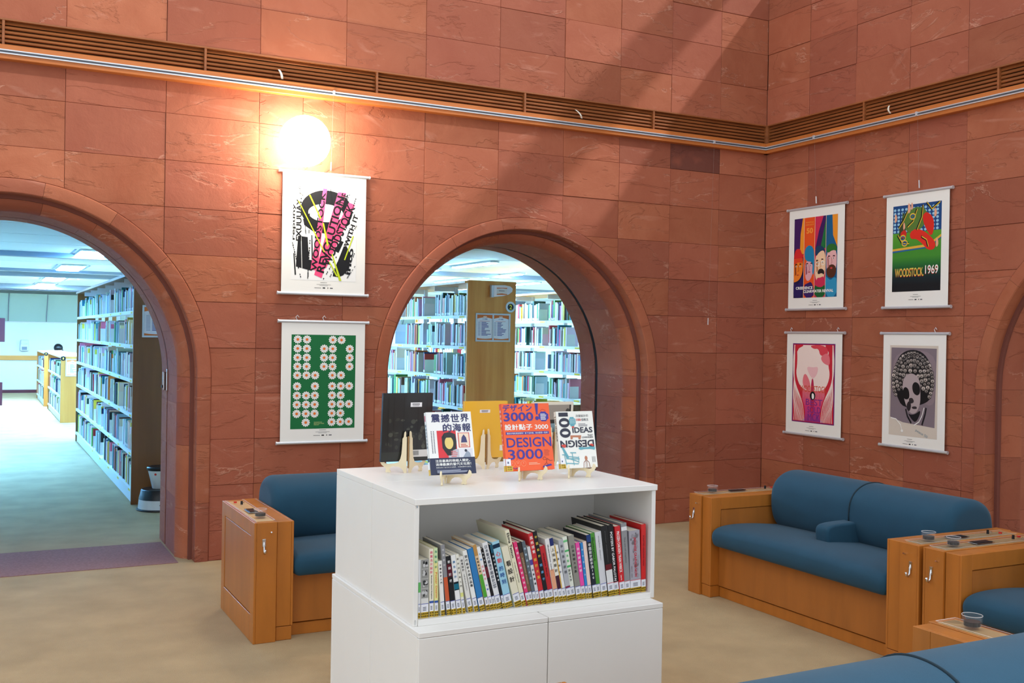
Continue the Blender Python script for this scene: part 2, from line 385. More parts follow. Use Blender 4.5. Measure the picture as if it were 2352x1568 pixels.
wallB = wall_backing('wall_right', FB, .1, 6.6, 4.86, ARCH_B, 'mortar', 'red sandstone wall with four hanging posters and an arch')
# white plaster on the library side of the back wall
mb = MB(); us = sorted({-9.0, 6.0} | {c + RB * math.cos(PI * i / 24) for c in ARCH_A for i in range(25)})
for a, b in zip(us[:-1], us[1:]):
    mid = (a + b) / 2; za = zb = 0
    if any(abs(mid - c) < RB for c in ARCH_A): za = arch_z(a, ARCH_A, RB) or ZC; zb = arch_z(b, ARCH_A, RB) or ZC
    mb.add([(a, TH + .012, za), (b, TH + .012, zb), (b, TH + .012, 2.7), (a, TH + .012, 2.7)], [(0, 1, 2, 3)])
mb.build('plaster_face', 'plaster', wallA, recalc=False)

def stone_tile(poly, F, parent):
    d = random.uniform(-.0035, .0035)
    p = inset(poly, .0009); cu = sum(q[0] for q in poly) / len(poly); cv = sum(q[1] for q in poly) / len(poly)
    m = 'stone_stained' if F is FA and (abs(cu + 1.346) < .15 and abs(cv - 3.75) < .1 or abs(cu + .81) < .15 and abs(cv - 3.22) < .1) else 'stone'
    MB().extrude(p, F, -.1, d, .0022).build('stone_tile', m, parent, recalc=True)
def tile_polys(a, b, z0, z1, centres):
    """rectangle a..b x z0..z1 with the arches cut out, as x-monotone pieces"""
    R = RO + .001
    if not any(c - R < b and c + R > a for c in centres): return [[(a, z0), (b, z0), (b, z1), (a, z1)]]
    us = {a, b}
    for c in centres:
        for k in range(61):
            x = c + R * math.cos(PI * k / 60)
            if a < x < b: us.add(x)
        for zz in (z0, z1):
            if zz > ZC and zz - ZC < R:
                dx = math.sqrt(R * R - (zz - ZC) ** 2)
                for x in (c - dx, c + dx):
                    if a < x < b: us.add(x)
        for x in (c - R, c + R):
            if a < x < b: us.update((x - 1e-5, x + 1e-5))
    us = sorted(us)
    def low(x):
        lo = z0
        for c in centres:
            if abs(x - c) < R - 1e-9: lo = max(lo, ZC + math.sqrt(max(0, R * R - (x - c) ** 2)))
        return lo
    runs = []; cur = []
    for x in us:
        lo = low(x)
        if lo < z1 - 1e-4: cur.append((x, lo))
        else:
            if cur: cur.append((x, z1))
            elif cur == []: pass
            if len(cur) > 1: runs.append(cur)
            cur = [(x, z1)]
    if len(cur) > 1: runs.append(cur)
    out = []
    for rn in runs:
        if rn[-1][0] - rn[0][0] < .03 or max(z1 - q[1] for q in rn) < .02: continue
        # drop steps narrower than the joint at a jamb
        lowr = [q for i, q in enumerate(rn)]
        top = [(rn[-1][0], z1), (rn[0][0], z1)]
        pts = lowr + [t for t in top]
        cl = []
        for q in pts:
            if not cl or math.hypot(q[0] - cl[-1][0], q[1] - cl[-1][1]) > .004: cl.append(q)
        if math.hypot(cl[0][0] - cl[-1][0], cl[0][1] - cl[-1][1]) < .004: cl.pop()
        if len(cl) >= 3: out.append(cl)
    return out
def rows_below(top=Z_FASC0 + .02):
    z = [0]; k = 9
    zs = [ZROW - HROW * i for i in range(10)][::-1]
    zs = [x for x in zs if x > .1]
    return [0] + zs + [top]
jA = [0, -.54, -1.08, -1.612, -2.16, -2.761, -3.397, -4.034, -4.672, -5.312, -5.946, -6.59, -7.23, -7.87, -8.4][::-1]
jB = [0, .54, 1.08, 1.64, 2.175, 2.72, 3.27, 3.83, 4.4, 4.97, 5.54, 6.1, 6.6]
def lay(F, js, centres, parent, topmax):
    zs = rows_below()
    ups = [Z_LOUV1 - .008, 3.92, 4.24, 4.56, 4.86, 5.18, 5.4]
    ups = [q for q in ups if q <= topmax + .01]
    for z0, z1 in list(zip(zs[:-1], zs[1:])) + list(zip(ups[:-1], ups[1:])):
        for a, b in zip(js[:-1], js[1:]):
            cells = [(a, b)]
            if F is FA and abs(a + 4.672) < .01 and z0 > 3.0 and z1 < 3.5: cells = [(a, -4.354), (-4.354, b)]
            for (p, q) in cells:
                # a jamb inside the cell: keep the part beside the stones
                segs = [(p, q)]
                for c in centres:
                    if z1 <= ZC:
                        new = []
                        for (s0, s1) in segs:
                            if s1 <= c - RO or s0 >= c + RO: new.append((s0, s1))
                            else:
                                if s0 < c - RO - .02: new.append((s0, c - RO))
                                if s1 > c + RO + .02: new.append((c + RO, s1))
                        segs = new
                for (s0, s1) in segs:
                    if z1 <= ZC: stone_tile([(s0, z0), (s1, z0), (s1, z1), (s0, z1)], F, parent); continue
                    for pl in tile_polys(s0, s1, z0, z1, centres): stone_tile(pl, F, parent)
lay(FA, jA, ARCH_A, wallA, 5.4)
lay(FB, jB, ARCH_B, wallB, 4.86)

def sweep_piece(prof, F, c, path, name, m, parent):
    """prof: closed loop of (r, w); path: list of (kind, t): arch angle or jamb height"""
    v = []; n = len(prof)
    for kind, t in path:
        for (rr, ww) in prof:
            if kind == 'a': p = (c + rr * math.cos(t), ZC + rr * math.sin(t), ww)
            elif kind == 'l': p = (c - rr, t, ww)
            else: p = (c + rr, t, ww)
            v.append(F @ Vector(p))
    k = len(path)
    fs = [(j * n + i, j * n + (i + 1) % n, (j + 1) * n + (i + 1) % n, (j + 1) * n + i) for j in range(k - 1) for i in range(n)]
    fs += [tuple(range(n))[::-1], tuple(range((k - 1) * n, k * n))]
    o = MB().add(v, fs).build(name, m, parent); return smooth_by_angle(o, 35)
P_RING = [(R1, -.14), (R1, .004), (R1 + .006, .011), (RO - .022, .013), (RO - .008, .010), (RO, .0), (RO, -.14)]
P_ROLL = [(R2, -.26), (R2, -.235)] + [(R2 + .0 + .012 + .078 * (1 - math.cos(a)), -.235 + .12 * math.sin(a) * .9 + .0) for a in [PI / 2 * i / 5 for i in range(1, 6)]] + [(R1 + .012, -.125), (R1 + .012, -.26)]
P_SOF1 = [(R2 + .004, -.665), (R2 + .004, -.258), (RB, -.258), (RB, -.665)]
P_SOF2 = [(R2 + .006, -TH - .01), (R2 + .006, -.715), (RB, -.715), (RB, -TH - .01)]
P_SLOT = [(R2 + .010, -.7145), (R2 + .010, -.6655), (RB, -.6655), (RB, -.7145)]
def arch_stones(F, c, parent, seed, sides='lr'):
    rnd = random.Random(seed)
    for prof, nseg, jz, name in ((P_RING, 9, (0, .41, .82, 1.13), 'arch_ring_stone'), (P_ROLL, 9, (0, .35, .80, 1.10), 'arch_moulding_stone'), (P_SOF1, 11, (0, .42, .77, 1.09), 'soffit_stone'), (P_SOF2, 11, (0, .42, .77, 1.09), 'soffit_stone')):
        g = .0008 / R1
        cuts = [PI * (i + (rnd.uniform(-.12, .12) if 0 < i < nseg else 0)) / nseg for i in range(nseg + 1)]
        for a0, a1 in zip(cuts[:-1], cuts[1:]):
            k = 7; sweep_piece(prof, F, c, [('a', a0 + g + (a1 - a0 - 2 * g) * i / k) for i in range(k + 1)], name, 'stone', parent)
        zj = list(jz) + [ZC]
        for sd in sides:
            for z0, z1 in zip(zj[:-1], zj[1:]):
                sweep_piece(prof if sd == 'r' else prof, F, c, [(sd, z0 + .0008), (sd, z1 - .0008)], name, 'stone', parent)
    path = [('l', 0)] + [('a', PI - PI * i / 24) for i in range(25)] + [('r', 0)]
    sweep_piece(P_SLOT, F, c, path, 'shutter_slot_shade', 'dark_void', parent)  # solid near-black fill stands in for the shade within the slot
arch_stones(FA, ARCH_A[0], wallA, 3); arch_stones(FA, ARCH_A[1], wallA, 5); arch_stones(FB, ARCH_B[0], wallB, 8)

# floor
mb = MB().box((-10, -9.5, -.1), (7.5, 22.2, 0)); tag(mb.build('floor', 'carpet'), 'beige fitted carpet running through both rooms', kind='structure')
for i, (x0, x1) in enumerate(((-6.27 - 1.09, -6.27 + 1.09), (-2.48 - 1.09, -2.48 + 1.09))):
    tag(MB().box((x0, .02, -.05), (x1, .80, .004)).build('trim_%d' % (i + 1), 'threshold_carpet'), 'darker carpet strip under the arch', kind='structure')

# louvre band, fascia board and picture rail
def band(name, F, divs, corner_u, u_end, label, sgn):
    root = tag(empty(name), label, kind='structure')
    u0, u1 = min(divs + [u_end]), max(divs + [u_end])
    MB().extrude([(u0, Z_LOUV0 - .02), (u1, Z_LOUV0 - .02), (u1, Z_LOUV1), (u0, Z_LOUV1)], F, -.1, -.085).build('recess_back', 'dark_void', root)
    fa, fb = (u0, u1)
    MB().extrude([(fa, Z_FASC0), (fb, Z_FASC0), (fb, Z_LOUV0), (fa, Z_LOUV0)], F, -.09, .058, .003).build('fascia_board', 'fascia_wood', root)
    MB().extrude([(fa, Z_LOUV1 - .012), (fb, Z_LOUV1 - .012), (fb, Z_LOUV1), (fa, Z_LOUV1)], F, -.09, .006, .001).build('top_batten', 'louver_wood', root)
    rail = [(.058, 3.352), (.070, 3.352), (.070, 3.359), (.064, 3.361), (.064, 3.371), (.070, 3.373), (.070, 3.380), (.058, 3.380)]
    v = [F @ Vector((uu, z, ww)) for uu in (fa, fb) for (ww, z) in rail]; n = len(rail)
    MB().add(v, [(i, (i + 1) % n, n + (i + 1) % n, n + i) for i in range(n)] + [tuple(range(n))[::-1], tuple(range(n, 2 * n))]).build('picture_rail', 'aluminium', root)
    MB().extrude([(fa, 3.3612), (fb, 3.3612), (fb, 3.3708), (fa, 3.3708)], F, .0635, .0655).build('rail_groove_shade', 'groove_shade', root)  # dark strip stands in for the shade inside the rail groove
    ds = sorted(divs)
    for d in ds:
        MB().extrude([(d - .008, Z_LOUV0), (d + .008, Z_LOUV0), (d + .008, Z_LOUV1), (d - .008, Z_LOUV1)], F, -.07, .004, .001).build('divider', 'louver_wood', root)
    for a, b in zip(ds[:-1], ds[1:]):
        for k in range(6):
            z = Z_LOUV0 + .014 + k * .0285; T = Matrix.Translation(F @ Vector(((a + b) / 2, z, -.022))) @ F.to_3x3().to_4x4() @ Matrix.Rotation(math.radians(52), 4, 'X')
            MB().box((-(b - a) / 2 + .009, -.0045, -.0125), ((b - a) / 2 - .009, .0045, .0125), T).build('slat', 'louver_wood', root)
    return root
bandA = band('trim_louvre_back', FA, [-7.58, -6.317, -5.053, -3.792, -2.528, -1.265, -.005], 0, -8.4, 'slatted timber vent band with fascia and picture rail on the arched wall', 1)
bandB = band('trim_louvre_right', FB, [.005, 1.17, 2.43, 3.69, 4.95, 6.2], 0, 6.6, 'slatted timber vent band with fascia and picture rail on the poster wall', 1)

# roof over the reading room (out of view): frosted panels added to block sun and spread soft downlight, open glazed strip beside the back wall, one hip rafter
roof = tag(empty('ceiling', (0, 0, 6.2)), 'unseen roof with added frosted panels softening light over the reading room', kind='structure')
for i in range(5):
    for j in range(2):
        x0 = -10 + 2.7 * i; y0 = -9.5 + 3.2 * j; MB().box((x0 + .06, y0 + .06, 0), (x0 + 2.64, y0 + 3.1, .02)).build('sun_diffuser_panel', 'frosted_glass', roof)
for i in range(6): MB().box((-10 + 2.7 * i - .06, -9.5, -.1), (-10 + 2.7 * i + .06, -3.15, .1)).build('roof_bar', 'plaster', roof)
for j in range(3): MB().box((-10, -9.5 + 3.2 * j - .04, -.1), (3.5, -9.5 + 3.2 * j + .06, .1)).build('roof_bar', 'plaster', roof)
Mr = [(.72, -.55), (.30, -1.0), (-.14, -3.15), (.40, -3.15)]
mb = MB().extrude([(.86, -.55), (.47, -.55), (-.15, -3.2), (.36, -3.2)][::-1], frame((0, 0, 6.2), (1, 0, 0), (0, 1, 0), (0, 0, 1)), 0, .12)
tag(mb.build('roof_beam', 'louver_wood'), 'timber hip rafter of the skylight', kind='structure')

tag(MB().box((.1, -7.5, 4.87), (7, .0, 4.94)).build('ceiling_sun_block', 'plaster'), 'unseen slab added to block sun behind the poster wall', kind='structure')  # slab added out of view to keep sun from shining through the arch
# library room shell
tag(MB().box((-9.1, 21.6, 0), (7, 21.75, 2.75)).build('wall_far', 'plaster'), 'white window wall at the far end of the library', kind='structure')
tag(MB().box((-9.2, .96, 0), (-9.05, 21.75, 2.75)).build('wall_left', 'plaster'), 'plain white side wall of the library', kind='structure')
tag(MB().box((6.9, .96, 0), (7.05, 21.75, 2.75)).build('wall_side', 'plaster'), 'plain white wall beyond the last bookcase', kind='structure')
ceil = tag(MB().box((-9.2, .96, 2.62), (7.05, 21.75, 2.72)).build('ceiling_library', 'ceiling_panel'), 'white panelled library ceiling', kind='structure')
for y in [2.2 + 1.2 * i for i in range(16)]:
    MB().box((-9, y, 2.605), (6.9, y + 1.17, 2.62)).build('ceiling_panel', 'ceiling_panel', ceil)
for y, z, h, d in ((7.2, 2.54, .09, .16), (11.3, 2.56, .05, .1), (12.4, 2.53, .08, .2), (17.6, 2.5, .1, .3), (19.2, 2.52, .08, .2)):
    MB().box((-9, y, z), (6.9, y + d, z + h)).build('ceiling_beam', 'beam_grey', ceil)
tag(MB().box((-9, 21.55, .0), (6.9, 21.6, .08)).build('baseboard_far', 'maroon'), 'red-brown skirting along the window wall', kind='structure')
tag(MB().box((-9, 21.55, .83), (6.9, 21.6, .945)).build('trim_far', 'orange_band'), 'orange timber rail along the window wall', kind='structure')
for i in range(17):                           # sloping blinds in front of the clerestory
    x0 = -5.75 - .88 * 3 + .88 * i
    mb = MB().add([(x0, 21.56, 1.81), (x0 + .86, 21.56, 1.81), (x0 + .86, 21.05, 2.5), (x0, 21.05, 2.5), (x0, 21.59, 1.81), (x0 + .86, 21.59, 1.81), (x0 + .86, 21.09, 2.5), (x0, 21.09, 2.5)], [(0, 1, 2, 3), (5, 4, 7, 6), (0, 4, 5, 1), (3, 2, 6, 7), (1, 5, 6, 2), (0, 3, 7, 4)])
    tag(mb.build('window_%d' % (i + 1), 'blind'), 'sloping pale window blind above the white wall', kind='structure')
    MB().add([(x0 + .86, 21.52, 1.81), (x0 + .88, 21.52, 1.81), (x0 + .88, 21.02, 2.5), (x0 + .86, 21.02, 2.5), (x0 + .86, 21.59, 1.81), (x0 + .88, 21.59, 1.81), (x0 + .88, 21.09, 2.5), (x0 + .86, 21.09, 2.5)], [(0, 1, 2, 3), (5, 4, 7, 6), (0, 4, 5, 1), (3, 2, 6, 7), (1, 5, 6, 2), (0, 3, 7, 4)]).build('mullion', 'beam_grey', bpy.data.objects['window_%d' % (i + 1)])
def tube_light(x, y0, y1, wide, label):
    t = tag(empty('ceiling_light', (x, y0, 2.6)), label, 'light', 'fluorescent lights on the library ceiling')
    L = y1 - y0
    MB().box((-wide / 2, 0, -.02), (wide / 2, L, .0)).build('housing', 'ceiling_panel', t, .003)
    MB().box((-wide / 2 + .02, .05, -.03), (wide / 2 - .02, L - .05, -.021)).build('diffuser', 'tube_light_bright' if y0 > 12 else 'tube_light_mid' if x > -4 else 'tube_light', t)
    if wide > .3:
        for s in (-1, 1):
            for k in range(int(L / .12)): MB().box((s * (wide / 2 + .05) - .012, .06 + k * .12, -.006), (s * (wide / 2 + .05) + .012, .12 + k * .12, .0)).build('air_slot', 'beam_grey', t)
for i, (y0, y1) in enumerate(((6.3, 7.6), (9.6, 11.0), (13.6, 15.0), (16.6, 18.0))):
    tube_light(-5.15, y0, y1, .36, ('wide ceiling light behind the nearest grey beam over the left arch aisle', 'wide ceiling light between the grey beams over the left arch aisle', 'bright ceiling light above the low bookcases', 'farthest ceiling light near the window wall')[i])
ROWN = {-7.4: 'hidden row left of the left arch aisle', -3.2: 'hidden row behind the pier between the arches', -.45: 'row just right of the numbered bookcase', .95: 'row over the farther bookcase', 2.35: 'row beyond the farther bookcase', 4.6: 'hidden row nearest the plain side wall'}
for x, rn in ROWN.items():
    for k, y0 in enumerate((4.7, 6.6, 8.6, 11.0, 14.0, 17.2)):
        tube_light(x, y0, y0 + 1.3, .14, 'narrow ceiling strip light, %s in the %s' % (('first', 'second', 'third', 'fourth', 'fifth', 'last')[k], rn))
def detector(x, y, label):
    t = tag(MB().lathe([(0, 0), (.05, 0), (.06, .015), (.06, .03), (0, .03)], (0, 0, -.03), 20).build('smoke_detector', 'ceiling_panel', None, smooth=True, loc=(x, y, 2.605)), label, 'detector', 'smoke detectors on the library ceiling')
detector(-4.55, 9.0, 'small round smoke detector nearest the arch'); detector(-4.7, 14.0, 'small round smoke detector above the low bookcases')

# ================================================================== LAMP
lamp = tag(empty('globe_wall_lamp', (-4.40, 0, 2.966)), 'glowing white globe lamp on the stone wall above the black and pink poster', 'lamp')
n = 16; MB().lathe([(.18 * math.sin(PI * i / n), -.18 * math.cos(PI * i / n)) for i in range(n + 1)], (0, -.22, 0), 32).build('globe', 'lamp_glass', lamp, smooth=True)
MB().cyl((0, .0, 0), (0, -.02, 0), .06, n=24).build('wall_plate', 'brass', lamp)
MB().cyl((0, -.02, 0), (0, -.05, 0), .022, n=16).build('bracket', 'brass', lamp)

# airflow ribbons tied to the louvres
for (F, uu, z, bend, lab) in ((FA, -4.54, 3.50, .02, 'short pale paper ribbon on the louvre above the globe lamp'), (FA, -2.06, 3.50, .05, 'curled pale paper ribbon on the louvre above the middle arch'), (FB, 1.45, 3.50, .03, 'small pale paper ribbon on the poster wall louvre')):
    pts = [(uu + bend * t, z - .07 * t, .012 + .03 * math.sin(t * 2.5)) for t in (0, .25, .5, .75, 1)]
    v = []
    for (a, b, c) in pts: v += [F @ Vector((a - .008, b, c)), F @ Vector((a + .008, b, c)), F @ Vector((a + .008, b, c + .0008)), F @ Vector((a - .008, b, c + .0008))]
    fs = [(i * 4 + q, i * 4 + (q + 1) % 4, (i + 1) * 4 + (q + 1) % 4, (i + 1) * 4 + q) for i in range(4) for q in range(4)] + [(0, 1, 2, 3), (16, 17, 18, 19)]
    tag(MB().add(v, fs).build('paper_ribbon', 'ribbon'), lab, 'ribbon', 'paper ribbons on the vents')

# ================================================================== POSTERS
def poster(F, uc, z0, z1, W, label, art, wires, group, hook_us=None):
    """z0..z1 between the rails; art(Print) draws in 0..1 x 0..1 of the sheet"""
    O = F @ Vector((uc, z0, 0)); root = tag(empty('hanging_poster', O), label, 'poster', group)
    G = F.to_3x3().to_4x4()
    H = z1 - z0
    MB().extrude([(-W / 2, 0), (W / 2, 0), (W / 2, H), (-W / 2, H)], G, .022, .0235).build('sheet', 'paper', root)
    for nm, z in (('top_rail', H), ('bottom_rail', 0)):
        rl = MB().cyl(G @ Vector((-W / 2 - .022, z, .022)), G @ Vector((W / 2 + .022, z, .022)), .0115, n=14).build(nm, 'aluminium', root, smooth=False); smooth_by_angle(rl)
        for s in (-1, 1): MB().cyl(G @ Vector((s * (W / 2 + .022), z, .022)), G @ Vector((s * (W / 2 + .03), z, .022)), .0135, n=14).build('end_cap', 'aluminium', rl)
    pr = Print(W, H, -W / 2, 0); art(pr)
    pr.build('print', G @ Matrix.Translation((0, 0, .0238)), root)
    for hu in (hook_us or []):
        MB().tube([G @ Vector((hu, H + .008, .022)), G @ Vector((hu - .012, H + .03, .022)), G @ Vector((hu, H + .045, .022)), G @ Vector((hu + .012, H + .03, .022))], .003, 6).build('hook', 'aluminium', root)
    for wu, top in wires:
        MB().cyl(G @ Vector((wu, H + .01, .026)), G @ Vector((wu, top - z0, .06)), .0007, n=6).build('hanging_wire', 'wire', root)
        MB().box((-.008, -.015, -.006), (.008, .015, .008), Matrix.Translation(G @ Vector((wu, top - z0, .068))) @ G).build('rail_clip', 'aluminium', root)
        MB().cyl(G @ Vector((wu, H + .03, .026)), G @ Vector((wu, H + .09, .03)), .0045, n=8).build('wire_grip', 'aluminium', root)
    return root
def footer(p, x=.5, y=.075):
    g = rgb(120, 118, 116)
    p.rect(x - .04, y, x + .04, y + .0035, g); p.rect(x - .085, y - .016, x + .085, y - .0135, g); p.rect(x - .05, y - .024, x + .05, y - .0215, g)
    p.rect(x - .11, y - .045, x - .03, y - .041, g); p.rect(x - .012, y - .047, x + .018, y - .038, BLK); p.ell(x + .05, y - .042, .006, .005, BLK, n=8); p.rect(x + .075, y - .046, x + .11, y - .039, rgb(70, 70, 80))

def art_nine(p):
    X = lambda a: (a - 155) / 602; Y = lambda b: (1490 - b) / 885; K = BLK; PK = rgb(240, 82, 132); LM = rgb(196, 214, 40)
    Q = lambda pts: [(X(a), Y(b)) for a, b in pts]
    p.rect(X(222), Y(1390), X(690), Y(712), rgb(240, 240, 238), 1)
    p.ell(X(470), Y(872), 188 / 602, 148 / 885, K, 2, 40); p.ell(X(463), Y(892), 126 / 602, 66 / 885, WHT, 3, 36)
    p.poly(Q([(300, 945), (640, 900), (640, 960), (560, 1030), (470, 1045), (370, 1030), (310, 990)]), K, 2)
    p.poly(Q([(418, 1085), (520, 1040), (510, 1062), (430, 1088)]), WHT, 3)
    p.poly(Q([(255, 1295), (268, 1070), (336, 1076), (346, 1240), (372, 1244), (368, 1322)]), K, 3)
    p.poly(Q([(288, 1075), (292, 1075), (300, 1305), (296, 1305)]), WHT, 4)
    p.poly(Q([(520, 1355), (522, 1335), (596, 1130), (616, 1124), (648, 1186), (640, 1290), (596, 1345), (560, 1360)]), K, 3)
    p.poly(Q([(525, 1165), (575, 1088), (596, 1096), (560, 1180)]), K, 3)
    p.poly(Q([(236, 1200), (244, 1198), (258, 1355), (248, 1357)]), K, 3)
    p.poly(Q([(362, 1060), (369, 1060), (376, 1240), (366, 1240)]), K, 3)
    for pts in ([(442, 712), (470, 712), (408, 1320), (360, 1310)], [(550, 730), (610, 732), (440, 1372), (386, 1350)], [(630, 800), (676, 815), (470, 1300), (430, 1240)]):
        p.poly(Q(pts)[::-1], PK, 4)
    def along(t, x, y, h, w, rot, col=K, bold=.03, l=5): p.text(t, X(x), Y(y), col, w=w / 602, h=h / 885 * 1.0, l=l, rot=rot, bold=bold, align='c')
    along('WOODSTOCK', 412, 1030, 44, 560, math.radians(84)); along('REVOLUTION', 500, 1045, 60, 560, math.radians(75)); along('WOODSTOCK', 560, 1050, 64, 470, math.radians(67)); along('& THE', 585, 800, 50, 120, math.radians(74))
    for pts in ([(262, 815), (270, 815), (460, 1178), (452, 1180)], [(340, 768), (350, 766), (430, 930), (424, 940)], [(440, 968), (450, 966), (486, 1120), (476, 1140)], [(662, 1048), (670, 1050), (608, 1232), (600, 1228)], [(508, 1192), (516, 1190), (584, 1386), (566, 1386)], [(490, 1252), (498, 1250), (556, 1352), (546, 1356)]):
        p.poly(Q(pts), LM, 7)
    along('EXUUUAY.', 272, 950, 40, 300, PI / 2, K, .03, 4); along('repuny', 240, 970, 22, 250, PI / 2, K, .02, 4)
    along('WITH IT', 650, 1010, 36, 240, math.radians(72), K, .03, 4); along('into', 640, 1240, 40, 190, math.radians(82), K, .03, 4)
    along('/50', 274, 735, 18, 50, PI / 2, K, 0, 4); along('peace & music', 250, 742, 6, 55, PI / 2, K, 0, 4)
    rnd = random.Random(4)
    for (x0, y0, x1, y1) in ((346, 742, 342, 1380), (228, 1120, 292, 1378), (308, 860, 322, 1060), (494, 715, 512, 830), (640, 730, 560, 900), (686, 750, 610, 1000), (690, 970, 600, 1120), (452, 1380, 560, 1180), (500, 1360, 560, 1240), (620, 1372, 684, 1270), (340, 1380, 352, 1090), (620, 1330, 686, 1150), (276, 760, 350, 810)):
        k = 16
        for i in range(k):
            if rnd.random() < .25: continue
            a = i / k; b = a + .7 / k; t = rnd.uniform(4, 8)
            p.line([(X(x0 + (x1 - x0) * a), Y(y0 + (y1 - y0) * a)), (X(x0 + (x1 - x0) * b), Y(y0 + (y1 - y0) * b))], t / 602, K, 6)
    footer(p, .5, .095)
def art_daisy(p):
    X = lambda a: (a - 200) / 857; Y = lambda b: (1405 - b) / 1235
    p.rect(X(300), Y(1265), X(960), Y(303), rgb(18, 108, 58), 1)
    xs = [362, 455, 543, 632, 720, 810, 898]; ys = [353, 445, 537, 628, 718, 830, 925, 1017, 1110, 1200]
    rows = ['1100110', '1101101', '1101101', '1101101', '1110110', '1010111', '1110110', '1110111', '1110110', '0100111']
    for y, rw in zip(ys, rows):
        for x, c in zip(xs, rw):
            if c == '0': continue
            pts = []; N = 72; ph = (x * 7 + y) % 13 / 13
            for i in range(N):
                a = 2 * PI * i / N; rr = 44 * (.62 + .38 * abs(math.cos(6 * a + ph)) ** .5); pts.append((X(x + rr * math.cos(a)), Y(y - rr * math.sin(a))))
            p.poly(pts, rgb(240, 240, 236), 2)
            for i in range(12):
                a = 2 * PI * i / 12 - ph / 6 + PI / 12; p.line([(X(x + 14 * math.cos(a)), Y(y - 14 * math.sin(a))), (X(x + 34 * math.cos(a)), Y(y - 34 * math.sin(a)))], .003, rgb(196, 198, 200), 3)
            p.ell(X(x), Y(y), 14 / 857, 14 / 1235, rgb(232, 116, 40), 4, 16)
    for i, s in enumerate(('WOODSTOCK', 'PEACE AND MUSIC', '1969-2019')): p.text(s, X(538), Y(1204 + 13 * i), rgb(214, 226, 150), h=9 / 1235, l=2)
    footer(p, .5, .1)
def art_four(p):
    x0, y0, x1, y1 = .10, .115, .885, .905
    U = lambda a: x0 + (x1 - x0) * a; V = lambda b: y0 + (y1 - y0) * b
    def pg(pts, c, l):
        if l >= 3 and len(pts) > 5 and c not in (gn,): pts = chaikin(pts, 1)
        p.poly([(U(a), V(b)) for a, b in pts], c, l)
    gn = rgb(24, 112, 60); pu = rgb(62, 22, 92); og = rgb(240, 150, 40); ro = rgb(232, 84, 30); cr = rgb(206, 44, 84); gn = rgb(24, 112, 60); bl = rgb(18, 92, 140); na = rgb(30, 22, 66)
    pg([(0, 0), (.24, 0), (.24, 1), (0, 1)], na, 1); pg([(.24, 0), (.49, 0), (.49, 1), (.24, 1)], ro, 1); pg([(.49, 0), (.745, 0), (.745, 1), (.49, 1)], cr, 1); pg([(.745, 0), (1, 0), (1, 1), (.745, 1)], bl, 1)
    pg([(.0, .98), (.0, .6), (.14, .6), (.15, .8), (.2, 1), (.1, 1)], pu, 2); pg([(.14, .55), (.24, .55), (.24, 1), (.2, 1), (.15, .8)], og, 2)
    pg([(.5, .6), (.745, .6), (.745, 1), (.68, 1), (.58, .82)], pu, 2); pg([(.62, .6), (.745, .6), (.745, .98), (.70, .84)], gn, 3)
    pg([(.88, 1), (.9, .75), (1, .6), (1, 1)], og, 2)
    # four portraits, drawn plain
    pg([(0, .52), (.04, .62), (.15, .62), (.19, .55), (.24, .54), (.24, .50), (0, .50)], rgb(214, 40, 40), 3); pg([(0, .5), (.22, .5), (.22, .36), (.19, .28), (.12, .22), (.03, .20), (0, .2)], rgb(240, 130, 40), 3)
    pg([(0, .5), (.22, .5), (.21, .44), (.1, .45), (0, .42)], rgb(226, 70, 34), 4); pg([(0, 0), (.2, 0), (.24, .2), (.24, .3), (.16, .22), (.1, .16), (.02, .2), (0, .2)], rgb(40, 26, 92), 4)
    pg([(.25, .54), (.27, .62), (.36, .66), (.46, .62), (.485, .5), (.485, .3), (.44, .28), (.45, .44), (.28, .46)], rgb(24, 130, 176), 4); pg([(.27, .46), (.45, .47), (.46, .32), (.41, .23), (.33, .2), (.27, .26)], rgb(226, 168, 178), 3)
    pg([(.25, 0), (.485, 0), (.48, .12), (.42, .2), (.33, .18), (.25, .16)], rgb(56, 28, 100), 4)
    pg([(.5, .56), (.52, .63), (.62, .64), (.72, .6), (.74, .5), (.7, .58), (.6, .56), (.52, .5)], rgb(20, 60, 96), 4); pg([(.51, .52), (.6, .57), (.72, .57), (.74, .45), (.73, .3), (.68, .2), (.6, .16), (.53, .22), (.5, .3)], rgb(244, 204, 166), 3)
    pg([(.56, .31), (.6, .35), (.67, .35), (.72, .32), (.71, .27), (.66, .30), (.58, .28)], rgb(40, 30, 30), 5); pg([(.54, .17), (.6, .15), (.7, .2), (.7, .26), (.63, .24), (.55, .24)], cr, 5); pg([(.5, 0), (.745, 0), (.745, .16), (.66, .12), (.56, .13), (.5, .16)], rgb(20, 96, 48), 4)
    p.ring(U(.56), V(.41), .035, .022, .006, WHT, 5, 12); p.ring(U(.68), V(.42), .035, .022, .006, WHT, 5, 12)
    pg([(.755, .6), (.8, .64), (.9, .65), (.98, .62), (1, .55), (.9, .57), (.78, .53)], rgb(40, 110, 44), 4); pg([(.755, .55), (.9, .58), (.99, .55), (.99, .36), (.94, .26), (.84, .24), (.77, .3)], rgb(232, 178, 178), 3)
    pg([(.76, .32), (.8, .38), (.9, .4), (.98, .36), (.98, .29), (.93, .235), (.84, .23), (.78, .26)], rgb(84, 44, 26), 4); p.ell(U(.875), V(.35), .022, .01, rgb(200, 60, 60), 5, 10)
    pg([(.745, 0), (1, 0), (1, .22), (.94, .24), (.86, .2), (.78, .24), (.745, .26)], rgb(44, 146, 190), 4)
